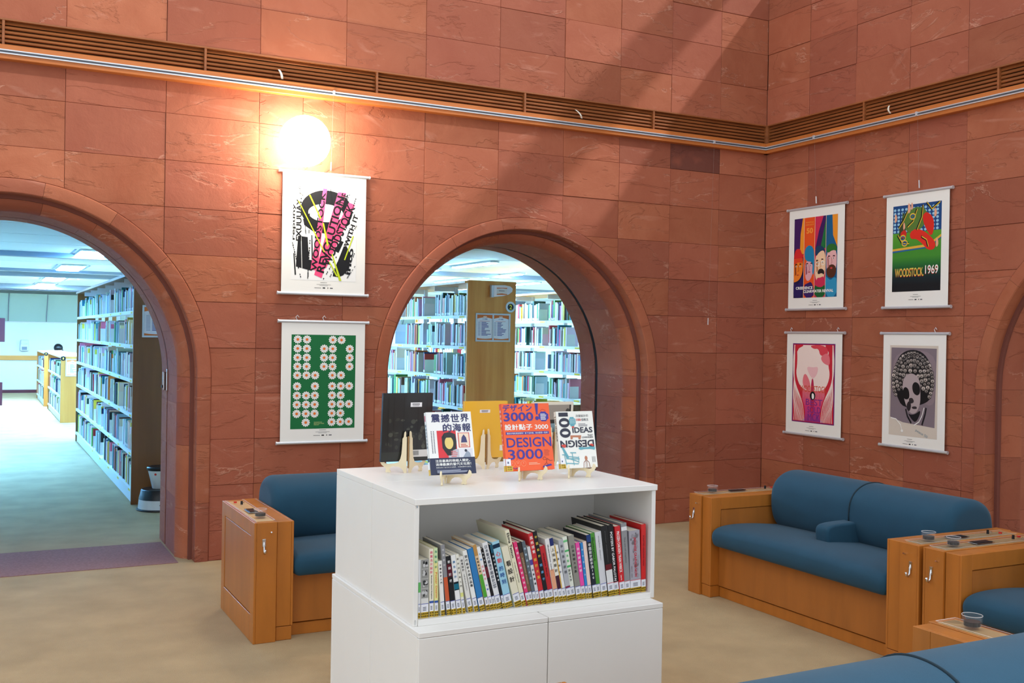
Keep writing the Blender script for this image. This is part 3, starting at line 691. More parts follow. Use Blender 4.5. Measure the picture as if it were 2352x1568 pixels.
    for x in (.06, .16, .32, .42, .55, .67, .82, .93):
        y = {.06: .42, .16: .42, .32: .42, .42: .42, .55: .45, .67: .46, .82: .49, .93: .49}[x]; pg([(x - .025, y), (x + .025, y), (x + .02, y + .012), (x - .02, y + .014)], rgb(46, 20, 30), 5)
    for x0_, x1_, y, c in ((.02, .2, .42, rgb(150, 60, 20)), (.28, .45, .42, rgb(150, 90, 110)), (.53, .72, .45, rgb(190, 130, 90)), (.78, .97, .49, rgb(180, 110, 110))):
        xm = (x0_ + x1_) / 2
        for e in (-.28, .25): xx = xm + e * (x1_ - x0_); p.ell(U(xx), V(y - .022), .016, .006, WHT, 6, 10); p.ell(U(xx), V(y - .022), .007, .006, BLK, 7, 8)
        p.line([(U(xm), V(y - .01)), (U(xm + .015), V(y - .075)), (U(xm - .012), V(y - .085))], .006, c, 6); p.poly([(U(x0_), V(y)), (U(x0_ + .03), V(y)), (U(x0_ + .045), V(y - .12)), (U(x0_ + .01), V(y - .14))], c, 4.5)
    for x, y in ((.1, .29), (.37, .32)): pg([(x - .04, y), (x, y - .008), (x + .04, y), (x, y + .006)], rgb(180, 50, 40), 5)
    for x in (.24, .49, .745): pg([(x - .004, 0), (x + .004, 0), (x + .004, 1), (x - .004, 1)], rgb(250, 214, 180), 5)
    p.text('50', U(.29), V(.80), rgb(246, 150, 60), w=.12, h=.055, l=4, bold=.04); p.text('WOODSTOCK', U(.27), V(.93), rgb(246, 150, 60), w=.15, h=.014, l=4, bold=.03); p.text('1969-2019', U(.27), V(.90), rgb(246, 150, 60), w=.15, h=.014, l=4, bold=.03)
    p.text('CREEDENCE', U(.06), V(.105), WHT, w=.31, h=.028, l=6, bold=.03); p.text('CLEARWATER REVIVAL', U(.24), V(.06), WHT, w=.54, h=.028, l=6, bold=.03)
    footer(p, .5, .085)
def art_green(p):
    x0, y0, x1, y1 = .115, .14, .885, .90
    U = lambda a: x0 + (x1 - x0) * a; V = lambda b: y0 + (y1 - y0) * b
    def pg(pts, c, l, sm=1): p.poly([(U(a), V(b)) for a, b in (chaikin(pts, sm) if sm else pts)], c, l)
    k = rgb(8, 14, 20); g = rgb(64, 140, 44)
    p.vgrad(U(0), V(0), U(1), V(.48), [k, k, rgb(8, 34, 40), rgb(14, 70, 44), rgb(34, 112, 46), g, g], 1)
    p.vgrad(U(0), V(.48), U(1), V(.70), [g, rgb(90, 160, 44)], 1)
    p.rect(U(0), V(.68), U(1), V(1), rgb(20, 70, 130), 1)
    for i in range(13):
        for j in range(8):
            x = .04 + i * .08; y = .70 + j * .042
            if y < .99 and x < .965: p.ell(U(x), V(y), .021, .012, rgb(150, 200, 226), 2, 12)
    pg([(0, .47), (.75, .50), (1, .60), (1, .63), (.75, .53), (0, .50)], rgb(226, 176, 60), 3, 0); pg([(0, .455), (.75, .485), (1, .585), (1, .60), (.75, .50), (0, .475)], rgb(40, 100, 150), 4, 0)
    pg([(.2, .95), (.3, .78), (.25, .62), (.12, .58), (.14, .74), (.2, .86)], rgb(60, 70, 40), 3); pg([(.2, .92), (.6, .98), (.75, .86), (.6, .7), (.35, .66), (.25, .74)], rgb(88, 124, 52), 3)
    pg([(.62, .86), (.7, .9), (.82, .84), (.86, .76), (.84, .64), (.78, .62), (.7, .7), (.64, .78)], rgb(214, 40, 28), 5); pg([(.36, .68), (.5, .72), (.66, .68), (.82, .6), (.9, .52), (.86, .46), (.74, .46), (.62, .54), (.5, .60), (.38, .60)], rgb(222, 44, 30), 5)
    pg([(.16, .68), (.24, .72), (.30, .69), (.28, .62), (.18, .62)], rgb(206, 40, 30), 5)
    for a, b, q in ((.06, .86, .06), (.34, .96, .07), (.4, .98, .05), (.88, .88, .06), (.92, .54, .06), (.24, .76, .05)): pg([(a - q * .4, b - q), (a + q * .5, b - q * .6), (a + q * .4, b + q * .5), (a - q * .3, b + q)], rgb(232, 170, 140), 6)
    for pts in ([(.12, .74), (.22, .82), (.3, .92)], [(.3, .74), (.42, .8), (.5, .94)], [(.5, .7), (.6, .84), (.62, .98)], [(.1, .66), (.2, .56), (.34, .55)], [(.6, .62), (.7, .58), (.74, .5)], [(.7, 1), (.8, .92), (.96, .99)]):
        p.line([(U(a), V(b)) for a, b in pts], .022, rgb(18, 26, 24), 6); p.line([(U(a + .015), V(b)) for a, b in pts], .009, rgb(230, 196, 60), 7)
    for a, b in ((.22, .62), (.26, .56), (.42, .86)): p.ring(U(a), V(b), .05, .03, .012, rgb(226, 190, 60), 8, 14); p.ring(U(a), V(b), .033, .019, .01, rgb(40, 90, 150), 8, 14)
    p.text('WOODSTOCK.', U(.06), V(.165), rgb(190, 40, 30), w=.46, h=.075, l=5, bold=.02); p.text('1969', U(.69), V(.185), rgb(190, 40, 30), w=.2, h=.075, l=5, bold=.02)
    p.text('WOODSTOCK.', U(.065), V(.172), rgb(226, 206, 90), w=.46, h=.075, l=6, bold=.01); p.text('1969', U(.695), V(.192), WHT, w=.2, h=.075, l=6, bold=.01)
    footer(p, .5, .11)
def art_pink(p):
    x0, y0, x1, y1 = .115, .12, .885, .895
    U = lambda a: x0 + (x1 - x0) * a; V = lambda b: y0 + (y1 - y0) * b
    def pg(pts, c, l, sm=2): p.poly([(U(a), V(b)) for a, b in (chaikin(pts, sm) if sm else pts)], c, l)
    rd = rgb(206, 40, 58); wt = rgb(246, 226, 218); pk = rgb(232, 120, 130)
    pg([(0, 0), (1, 0), (1, 1), (0, 1)], rgb(112, 32, 110), 1, 0); pg([(.022, .013), (.978, .013), (.978, .987), (.022, .987)], rd, 2, 0)
    p.vgrad(U(.25), V(.02), U(.78), V(.98), [rgb(150, 50, 130), rgb(214, 60, 120), rgb(230, 110, 120), wt, wt, wt], 3)
    pg([(.10, .98), (.12, .75), (.08, .6), (.22, .42), (.5, .40), (.78, .42), (.9, .6), (.84, .75), (.86, .98)], wt, 4)
    pg([(.4, .98), (.8, .98), (.86, .86), (.66, .84), (.62, .94), (.5, .93)], rgb(222, 70, 84), 5); pg([(.66, .84), (.86, .9), (.9, .72), (.72, .76)], pk, 5)
    pg([(.3, .64), (.42, .54), (.46, .40), (.3, .42), (.24, .52)], pk, 5); pg([(.34, .71), (.5, .70), (.62, .715), (.6, .62), (.5, .55), (.4, .62)], rgb(240, 190, 194), 6); pg([(.46, .56), (.52, .56), (.54, .2), (.5, .02), (.44, .2)], rgb(190, 40, 84), 6)
    for s in (0, 1):                          # rippling curtains either side
        for k in range(9):
            pts = []
            for i in range(22):
                t = i / 21; base = .15 + .14 * math.cos(PI * min(1.0, t * 1.45)) + .10 * max(0, t - .75)
                xx = base * (k + .7) / 9 + .012 * math.sin(t * 14 + k * .5)
                pts.append((U(.03 + xx if not s else .97 - xx), V(.02 + .96 * t)))
            p.line(pts, .009, wt, 7)
    for s in (0, 1):
        pts = [(.022, .02), (.31, .02), (.33, .16), (.24, .32), (.12, .48), (.05, .7), (.06, .88), (.10, .98), (.022, .98)]
        pg([(a if not s else 1 - a, b) for a, b in pts][::1 if not s else -1], rd, 5, 1)
    p.text('WOODSTOCK', U(.20), V(.39), rgb(216, 84, 50), w=.48, h=.062, l=8, bold=.0); p.text('1969 2019', U(.28), V(.315), rgb(222, 120, 140), w=.38, h=.05, l=8)
    p.text('BEST', U(.34), V(.225), rgb(124, 50, 140), w=.30, h=.06, l=8); p.text('SOLD', U(.38), V(.13), rgb(124, 50, 140), w=.24, h=.06, l=8); p.text('MCK', U(.39), V(.03), rgb(124, 50, 140), w=.22, h=.07, l=8)
    p.ell(U(.5), V(.345), .05, .042, BLK, 9, 20); pg([(.48, .38), (.53, .37), (.54, .33), (.52, .30), (.48, .31)], WHT, 10)
    footer(p, .48, .085)
def art_afro(p):
    x0, y0, x1, y1 = .115, .10, .885, .895
    U = lambda a: x0 + (x1 - x0) * a; V = lambda b: y0 + (y1 - y0) * b
    def pg(pts, c, l, sm=2): p.poly([(U(a), V(b)) for a, b in (chaikin(pts, sm) if sm else pts)], c, l)
    pg([(0, 0), (1, 0), (1, 1), (0, 1)], rgb(212, 200, 186), 1, 0); pg([(.025, .2), (.3, .15), (.95, .12), (.97, .97), (.03, .975)], rgb(128, 114, 122), 2, 0); pg([(.4, .5), (.93, .3), (.96, .6), (.95, .95), (.1, .95), (.06, .6)], rgb(140, 124, 130), 3, 2)
    k = rgb(16, 14, 18); gy = rgb(176, 160, 162)
    pg([(.1, .72), (.2, .9), (.46, .965), (.74, .92), (.9, .74), (.92, .56), (.86, .42), (.7, .36), (.3, .3), (.14, .46), (.06, .6)], k, 4)
    rnd = random.Random(11)
    for rr, cnt in ((.40, 30), (.33, 24), (.26, 18), (.19, 12), (.12, 6)):
        for i in range(cnt):
            a = -.55 + (PI + 1.1) * i / (cnt - 1); cx = .49 + rr * math.cos(a) * 1.02; cy = .64 + rr * math.sin(a) * .76 - (.03 if rr > .35 else 0)
            gk = rnd.uniform(.75, 1.1); q = rnd.uniform(.034, .05); qx = q * .74; qy = q * .5
            p.ell(U(cx), V(cy), qx, qy, rgb(*[int(v * gk) for v in (196, 184, 176)]), 5, 12)
            p.ring(U(cx), V(cy), qx, qy, .006, k, 6, 10)
            p.line([(U(cx), V(cy) - qy), (U(cx), V(cy) + qy)], .005, k, 6)
            for s in (-1, 1): p.line([(U(cx), V(cy)), (U(cx) + s * qx * .7, V(cy) - qy * .7)], .005, k, 6)
    pg([(.28, .6), (.36, .68), (.5, .70), (.64, .64), (.66, .5), (.66, .36), (.58, .26), (.46, .25), (.36, .34), (.30, .46)], gy, 7)
    pg([(.28, .48), (.33, .55), (.42, .52), (.44, .42), (.36, .40), (.29, .43)], k, 8); pg([(.48, .56), (.54, .61), (.64, .58), (.66, .49), (.6, .45), (.51, .48)], k, 8)
    pg([(.42, .42), (.5, .43), (.54, .38), (.46, .36), (.43, .38)], rgb(50, 44, 48), 8); pg([(.38, .36), (.44, .40), (.48, .34), (.44, .27), (.38, .30)], rgb(40, 34, 38), 8); pg([(.48, .33), (.58, .34), (.6, .31), (.5, .305)], rgb(50, 40, 44), 8)
    pg([(.4, .26), (.46, .24), (.56, .25), (.66, .30), (.66, .26), (.58, .16), (.5, .18)], k, 7)
    p.line([(U(.36), V(.30)), (U(.40), V(.22)), (U(.48), V(.15))], .02, k, 8); p.line([(U(.78), V(.33)), (U(.76), V(.26)), (U(.70), V(.14))], .02, k, 8)
    p.line([(U(.74), V(.33)), (U(.70), V(.24)), (U(.64), V(.17)), (U(.54), V(.13))], .009, WHT, 9); p.line([(U(.05), V(.19)), (U(.16), V(.18)), (U(.26), V(.12)), (U(.29), V(.06))], .009, WHT, 9); p.ell(U(.29), V(.055), .02, .012, WHT, 9, 10)
    p.text('peace 50', U(.56), V(.06), rgb(120, 150, 164), w=.2, h=.03, l=4, rot=-.4)
    footer(p, .46, .075)
gA = 'posters hung beside the globe lamp'; gB = 'posters hung on the side wall'
poster(FA, -4.187, 1.897, 2.778, .63, 'white poster with black letterforms and pink strips below the globe lamp', art_nine, [(.04, 3.37)], gA)
poster(FA, -4.178, .812, 1.694, .63, 'green poster with rows of white daisies', art_daisy, [], gA, [-.2, 0.0])
poster(FB, .675, 1.892, 2.774, .66, 'colourful poster of four striped portraits', art_four, [(.0, 3.37)], gB)
poster(FB, 1.752, 1.888, 2.774, .60, 'blue and green poster of a figure in red trousers', art_green, [(.02, 3.37)], gB)
poster(FB, .672, .800, 1.688, .66, 'pink and red poster with rippling stripes', art_pink, [], gB, [-.28, .28])
poster(FB, 1.745, .800, 1.686, .60, 'grey portrait poster with hair made of peace signs', art_afro, [], gB, [.2])
# spare clip and wire on the back wall rail
t = tag(empty('spare_wire', (-.66, -.068, 3.366)), 'thin bare hanging wire on the rail right of the middle arch', 'wire')
MB().box((-.008, -.008, -.015), (.008, .006, .015)).build('rail_clip', 'aluminium', t); MB().cyl((0, 0, -.01), (0, .045, -1.62), .0006, n=6).build('wire', 'wire', t); MB().cyl((0, .044, -1.56), (0, .045, -1.62), .004, n=8).build('wire_end', 'aluminium', t)

# ================================================================== SOFAS
def cushion_loft(prof, x0, x1, rx, k=6, inner=10, bulge=0.0):
    """rounded bolster: closed (y,z) profile swept along x with rounded ends"""
    cy = sum(p[0] for p in prof) / len(prof); cz = sum(p[1] for p in prof) / len(prof)
    hy = (max(p[0] for p in prof) - min(p[0] for p in prof)) / 2; hz = (max(p[1] for p in prof) - min(p[1] for p in prof)) / 2
    st = []
    for i in range(k + 1):
        a = PI / 2 * i / k; st.append((x0 + rx * (1 - math.sin(a)), rx * (1 - math.cos(a))))
    st = [(x0 + rx * (1 - math.cos(PI / 2 * i / k)), rx * (1 - math.sin(PI / 2 * i / k))) for i in range(k + 1)]
    mid = [(x0 + rx + (x1 - x0 - 2 * rx) * i / inner, 0) for i in range(1, inner)]
    st = st + mid + [(x1 - (x - x0), d) for x, d in st[::-1]]
    v = []; n = len(prof)
    for x, d in st:
        t = (x - x0) / (x1 - x0); bz = bulge * math.sin(PI * t)
        for (y, z) in prof: v.append((x, cy + (y - cy) * (1 - d / hy), cz + (z - cz) * (1 - d / hz) + (bz if z > cz else 0)))
    m = len(st)
    fs = [(i * n + j, i * n + (j + 1) % n, (i + 1) * n + (j + 1) % n, (i + 1) * n + j) for i in range(m - 1) for j in range(n)] + [tuple(range(n))[::-1], tuple(range((m - 1) * n, m * n))]
    return MB().add(v, fs)
def sofa(label, loc, rz, W=1.82, D=.83, group='blue cushioned reading sofas', panels=(True, True)):
    t = tag(empty('sofa', loc, rz), label, 'sofa', group); h = .625; o_w = .118; i_w = .092; yf = -D / 2; yb = D / 2
    for s in (-1, 1):
        X = lambda a, s=s: s * (W / 2 - a)      # a = distance in from the outer side
        bx = lambda a0, a1, y0, y1, z0, z1: ((min(X(a0), X(a1)), y0, z0), (max(X(a0), X(a1)), y1, z1))
        arm = MB().box(*bx(.0125, o_w, yf, yb - .04, 0, h)).build('arm', 'wood', t, .002)
        MB().box(*bx(o_w + .003, o_w + i_w - .0125, yf + .012, yb, .075, h - .003)).build('inner_arm', 'wood', arm, .002)
        MB().box(*bx(o_w + .003, o_w + i_w - .004, yf + .014, yb, 0, .072)).build('foot_block', 'wood', arm, .003)
        # framed panel let into the outer and inner faces
        for a0, a1, y0, y1, z0, zt_ in ((0, .012, yf, yb - .04, 0, h), (o_w + i_w - .012, o_w + i_w, yf + .012, yb, .075, h - .003)):
            ff = MB()
            for q in ((y0, y0 + .075, z0, zt_), (y1 - .075, y1, z0, zt_), (y0 + .0752, y1 - .0752, zt_ - .075, zt_), (y0 + .0752, y1 - .0752, z0, z0 + (.14 if z0 == 0 else .075))): ff.box(*bx(a0, a1, *q))
            ff.build('panel_frame', 'wood', arm, .0015)
            pi, po = (a0 + .003, a0 + .0122) if a0 == 0 else (a1 - .0122, a1 - .003)
            MB().box(*bx(pi, po, y0 + .080, y1 - .080, z0 + (.145 if z0 == 0 else .08), zt_ - .08)).build('side_panel', 'wood_panel', arm, .0015)
        if not panels[0 if s < 0 else 1]: continue
        # control plate with its fittings
        zt = h; pa0, pa1 = .012, o_w - .006; pc = (pa0 + pa1) / 2
        MB().box(*bx(pa0 + .004, pa1 - .004, yf + .03, yb - .10, zt, zt + .0015)).build('paper_guide', 'panel_plate', arm)
        MB().box(*bx(pa0, pa1, yf + .025, yb - .095, zt + .0015, zt + .0075)).build('clear_plate', 'acrylic', arm, .002)
        MB().box(*bx(pc - .028, pc + .028, yf + .27, yf + .40, zt + .0078, zt + .0095)).build('slot_frame', 'chrome', arm, .001)
        MB().box(*bx(pc - .022, pc + .022, yf + .28, yf + .39, zt + .0095, zt + .0125)).build('slot', 'black_plastic', arm, .001)
        MB().cyl((X(pc), yf + .57, zt + .007), (X(pc), yf + .57, zt + .027), .007, .006, 12).build('switch_knob', 'black_plastic', arm)
        MB().cyl((X(pc - .02), yf + .64, zt + .007), (X(pc - .02), yf + .64, zt + .014), .009, n=12).build('push_button', 'red_button', arm)
        MB().cyl((X(pc + .02), yf + .62, zt + .007), (X(pc + .02), yf + .62, zt + .012), .007, n=12).build('push_button', 'chrome', arm)
        cup = MB().lathe([(.034, 0), (.034, .04), (.030, .04), (.030, .004), (0, .004), (0, 0)], (X(pc), yf + .135, zt + .0075), 24).build('dial_cover', 'acrylic', arm); smooth_by_angle(cup)
        MB().lathe([(.0335, .0405), (.0345, .0405), (.0345, .0425), (.0335, .0425), (.0335, .0405)], (X(pc), yf + .135, zt + .0075), 28).build('dial_rim_glint', 'acrylic_edge', arm)  # pale ring stands in for the highlight on the cover's rim
        for e0, e1 in (((pa0, pa1), (yf + .025, yf + .028)), ((pa0, pa0 + .002), (yf + .028, yb - .095)), ((pa1 - .002, pa1), (yf + .028, yb - .095))): MB().box(*bx(e0[0], e0[1], e1[0], e1[1], zt + .0076, zt + .0082)).build('plate_edge', 'acrylic_edge', arm)
        MB().cyl((X(pc), yf + .135, zt + .013), (X(pc), yf + .135, zt + .028), .027, n=20).build('dial', 'black_plastic', arm)
        # coat hook on the front
        hx = X(.05); MB().tube([(hx, yf - .001, h - .10), (hx, yf - .006, h - .12), (hx, yf - .008, h - .145), (hx, yf - .018, h - .158), (hx, yf - .030, h - .150), (hx, yf - .032, h - .135)], .005, 8).build('hook', 'chrome', arm, smooth=True)
        MB().box((hx - .009, yf - .004, h - .125), (hx + .009, yf, h - .085)).build('hook_plate', 'chrome', arm, .001)
        MB().cyl((X(.085), yf, h - .055), (X(.085), yf - .014, h - .05), .004, n=8).build('pin', 'chrome', arm)
    xi = W / 2 - o_w - i_w
    MB().box((-xi, yf + .075, .07), (xi, yf + .10, .36)).build('front_board', 'wood_panel', t, .003)
    MB().box((-xi, yf + .085, 0), (xi, yf + .10, .064)).build('plinth', 'wood', t, .002)
    MB().box((-xi, yf + .068, .325), (xi, yf + .09, .36)).build('seat_rail', 'wood', t, .003)
    MB().box((-xi - .09, yb - .06, .05), (xi + .09, yb - .03, .60)).build('back_board', 'wood_panel', t, .003)
    # seat
    sp = chaikin([(yf + .005, .335), (yf - .005, .41), (yf + .05, .452), (yf + .25, .458), (yb - .3, .43), (yb - .22, .43), (yb - .22, .325), (yf + .04, .322)], 3)
    o = cushion_loft(sp, -xi + .004, xi - .004, .035, bulge=.012).build('seat_cushion', 'cushion', t, smooth=True)
    # backrest bolster reaching over the arms
    raw = [(yb - .29, .40), (yb - .355, .47), (yb - .375, .59), (yb - .355, .71), (yb - .25, .778), (yb - .11, .778), (yb - .01, .72), (yb + .01, .60), (yb + .0, .40)]
    bp = chaikin(raw, 3); hw = W / 2 - o_w - .012; zc = .627
    n = len(bp); cyb = yb - .17; rr = .055; hw = xi - .003
    xs = [(-hw + rr * (1 - math.cos(PI / 2 * q / 6)), rr * (1 - math.sin(PI / 2 * q / 6)), False) for q in range(7)]
    xs += [(-hw + rr + 2 * (hw - rr) * q / 10, 0, False) for q in range(1, 10)] + [(-x, d, c) for x, d, c in xs[::-1]]
    v = []
    for x, d, cl in xs:
        for (y, z) in bp:
            zz = max(z, zc) if cl else z
            v.append((x, cyb + (y - cyb) * (1 - d / .19), .58 + (zz - .58) * (1 - d / .19)))
    m_ = len(xs)
    b = MB().add(v, [(a * n + c, a * n + (c + 1) % n, (a + 1) * n + (c + 1) % n, (a + 1) * n + c) for a in range(m_ - 1) for c in range(n)] + [tuple(range(n))[::-1], tuple(range((m_ - 1) * n, m_ * n))]).build('backrest', 'cushion', t)
    smooth_by_angle(b, 55); up = bp
    # seam down the middle
    cy = yb - .165; cz = .66
    ring = []
    for a in range(0, 25):
        ang = math.radians(-35 + a * 10); ring.append(ang)
    pts = []
    for ang in [math.radians(x) for x in range(205, -20, -9)]:
        d = (math.cos(ang), math.sin(ang)); best = 0
        for pl in (bp, up):
            for i in range(len(pl)):
                a, c = pl[i], pl[(i + 1) % len(pl)]; ex, ez = c[0] - a[0], c[1] - a[1]; den = d[0] * ez - d[1] * ex
                if abs(den) < 1e-9: continue
                tt = ((a[0] - cy) * ez - (a[1] - cz) * ex) / den; uu = ((a[0] - cy) * d[1] - (a[1] - cz) * d[0]) / den
                if tt > 0 and 0 <= uu <= 1: best = max(best, tt)
        pts.append((0, cy + d[0] * best, cz + d[1] * best))
    MB().tube(pts, .0055, 8).build('seam_piping', 'piping', t, smooth=True)
    # small divider block on the seat
    dv = cushion_loft(chaikin([(yb - .57, .42), (yb - .585, .50), (yb - .58, .548), (yb - .53, .562), (yb - .40, .566), (yb - .30, .566), (yb - .30, .42), (yb - .5, .41)], 2), -.052, .052, .018, inner=3)
    dv.build('divider_cushion', 'cushion', t, smooth=True)
    return t
sofa('blue sofa with orange timber arms behind the white cabinet below the posters', (-4.25, -1.665, 0), 0)
sofa('blue two-seat sofa standing whole before the poster wall', (-1.955, -2.957, 0), -PI / 2)
sofa('blue sofa cut by the right edge, close beside the two-seat sofa', (-1.955, -4.80, 0), -PI / 2)
sofa('blue sofa in the near corner seen from behind', (-4.235, -5.258, 0), PI, panels=(True, False))

# ================================================================== WHITE CABINETS
CX0, CX1 = -5.107, -4.102; CY0, CYM, CY1 = -4.176, -3.694, -3.212; ZL = .60; ZU = 1.04
def base_cab(x0, x1, y0, y1, front, label):
    t = tag(empty('base_cabinet', ((x0 + x1) / 2, (y0 + y1) / 2, 0)), label, 'cabinet', 'white base cabinets'); ox, oy = (x0 + x1) / 2, (y0 + y1) / 2
    def bb(nm, a, b, bev=.0015): return MB().box((a[0] - ox, a[1] - oy, a[2]), (b[0] - ox, b[1] - oy, b[2])).build(nm, 'laminate', t, bev)
    g = .0018
    fy0, fy1 = (y0 + .020, y1 - g) if front else (y0 + g, y1 - .020)
    bb('side', (x0 + g, fy0, 0), (x0 + .018, fy1, ZL - .0185)); bb('side', (x1 - .018, fy0, 0), (x1 - g, fy1, ZL - .0185))
    bb('top', (x0 + g, y0 + g, ZL - .018), (x1 - g, y1 - g, ZL)); bb('bottom', (x0 + .019, fy0 + .001, .05), (x1 - .019, fy1 - .001, .068))
    bb('back', (x0 + .019, fy1 - .012 if front else fy0, .07), (x1 - .019, fy1 if front else fy0 + .012, ZL - .02))
    dy = (y0 + g, y0 + .019) if front else (y1 - .019, y1 - g)
    bb('door', (x0 + g, dy[0], .02), (x1 - g, dy[1], ZL - .0195), .002)
    bb('plinth', (x0 + .03, fy0 + .03, 0), (x1 - .03, fy1 - .03, .049))
XM = (CX0 + CX1) / 2
base_cab(CX0, XM, CY0, CYM, True, 'white base cabinet under the books, front row nearest the left sofa')
base_cab(XM, CX1, CY0, CYM, True, 'white base cabinet under the books, front row nearest the two-seat sofa')
base_cab(CX0, XM, CYM, CY1, False, 'white base cabinet in the back row beside the left sofa')
base_cab(XM, CX1, CYM, CY1, False, 'white base cabinet hidden in the back row')
UX0, UX1 = -5.095, -4.088; UY0, UYM, UY1 = -4.097, -3.659, -3.222; SHZ = .622
def top_case(y0, y1, front, label):
    ox, oy = (UX0 + UX1) / 2, (y0 + y1) / 2; t = tag(empty('bookcase', (ox, oy, ZL)), label, 'bookcase', 'white bookcases stacked on the base cabinets'); g = .002
    def bb(nm, a, b, bev=.0015): return MB().box((a[0] - ox, a[1] - oy, a[2] - ZL), (b[0] - ox, b[1] - oy, b[2] - ZL)).build(nm, 'laminate', t, bev)
    bb('side', (UX0, y0 + .004 if front else y0 + g, ZL), (UX0 + .018, y1 - g, ZU - .0225)); bb('side', (UX1 - .018, y0 + .004 if front else y0 + g, ZL), (UX1, y1 - g, ZU - .0225))
    bb('top', (UX0, y0 - (.002 if front else -g), ZU - .022), (UX1 + .004, y1 - g, ZU)); bb('bottom', (UX0 + .0185, y0 + (.0 if front else g), ZL), (UX1 - .0185, y1 - g, SHZ))
    bb('back', (UX0 + .0185, y1 - .016, SHZ + .0005) if front else (UX0 + .0185, y0 + .004, SHZ + .0005), (UX1 - .0185, y1 - .006, ZU - .0225) if front else (UX1 - .0185, y0 + .014, ZU - .0225))
    if front:
        for z in (ZL + .006, ZU - .03): MB().box((UX0 + .006 - ox, y0 + .001 - oy, z - ZL), (UX0 + .010 - ox, y0 + .0038 - oy, z + .016 - ZL)).build('hinge_pin', 'chrome', t)
    else: bb('shelf', (UX0 + .0185, y0 + .02, .82), (UX1 - .0185, y1 - .01, .838))
top_case(UY0, UYM, True, 'open white bookcase holding the leaning row of books')
top_case(UYM, UY1, False, 'white bookcase behind it carrying the black and yellow books')

# ================================================================== BOOKS IN THE OPEN BOOKCASE
def book_body(root_name, wd, dp, ht, col, hard=False):
    """spine faces -y; origin at the lower left of the spine; the root mesh is the cover"""
    c = .0022 if hard else .0012; ov = .003 if hard else 0
    if wd < .011: c = .0009
    mb = MB().box((0, 0, 0), (wd, c, ht)).box((0, c, 0), (c, dp, ht)).box((wd - c, c, 0), (wd, dp, ht))
    o = mb.build(root_name, 'book_cover', None); o.color = col
    MB().box((c + .0002, c + .0002, ov), (wd - c - .0002, dp - .002 - ov, ht - .0015 - ov)).build('pages', 'page', o)
    return o
MS = frame((0, 0, 0), (1, 0, 0), (0, 0, 1), (0, -1, 0))
def spine_tags(o, wd, lab_h=.030, tape_h=.020, red=False):
    pr = Print(1, 1)
    pr.rect(.0004, tape_h, wd - .0004, tape_h + lab_h, rgb(232, 233, 240), 1); pr.rect(.0004, tape_h + lab_h - .0018, wd - .0004, tape_h + lab_h, rgb(200, 50, 60) if red else rgb(70, 80, 170), 2)
    for i in range(3): pr.rect(wd * .25, tape_h + .006 + i * .005, wd * .7, tape_h + .008 + i * .005, rgb(70, 74, 90), 2)
    pr.build('call_label', MS, o, 'ink_gloss')
    pr = Print(1, 1); pr.rect(0, .0, wd, tape_h, rgb(208, 170, 44), 1)
    k = max(1, int(wd / .006))
    for i in range(k):
        for j in range(2): pr.text('保' if (i + j) % 2 else '限', wd * (i + .5) / k, tape_h * (.28 + .44 * j), rgb(40, 34, 20), h=.006, l=2, align='c', bold=.02)
    pr.build('yellow_tape', MS, o, 'ink_gloss')
def vtext(pr, s, wd, z_top, z_bot, col, l=2, size=.62, bold=.02):
    """stacked characters down the spine"""
    n = len(s); step = (z_top - z_bot) / n; hh = min(wd * size, step * .84)
    for i, ch in enumerate(s):
        if ch == ' ': continue
        pr.text(ch, wd / 2, z_top - step * (i + .5), col, h=hh * (.75 if ch.isascii() else 1), l=l, align='c', bold=bold)
def rtext(pr, s, wd, z_top, z_bot, col, l=2, size=.5, bold=.02):
    """latin lettering turned to run down the spine"""
    L = z_top - z_bot; pr.text(s, wd / 2, (z_top + z_bot) / 2, col, w=L, h=wd * size, l=l, rot=-PI / 2, align='c', bold=bold)
K_ = BLK; N_ = rgb(28, 40, 90)
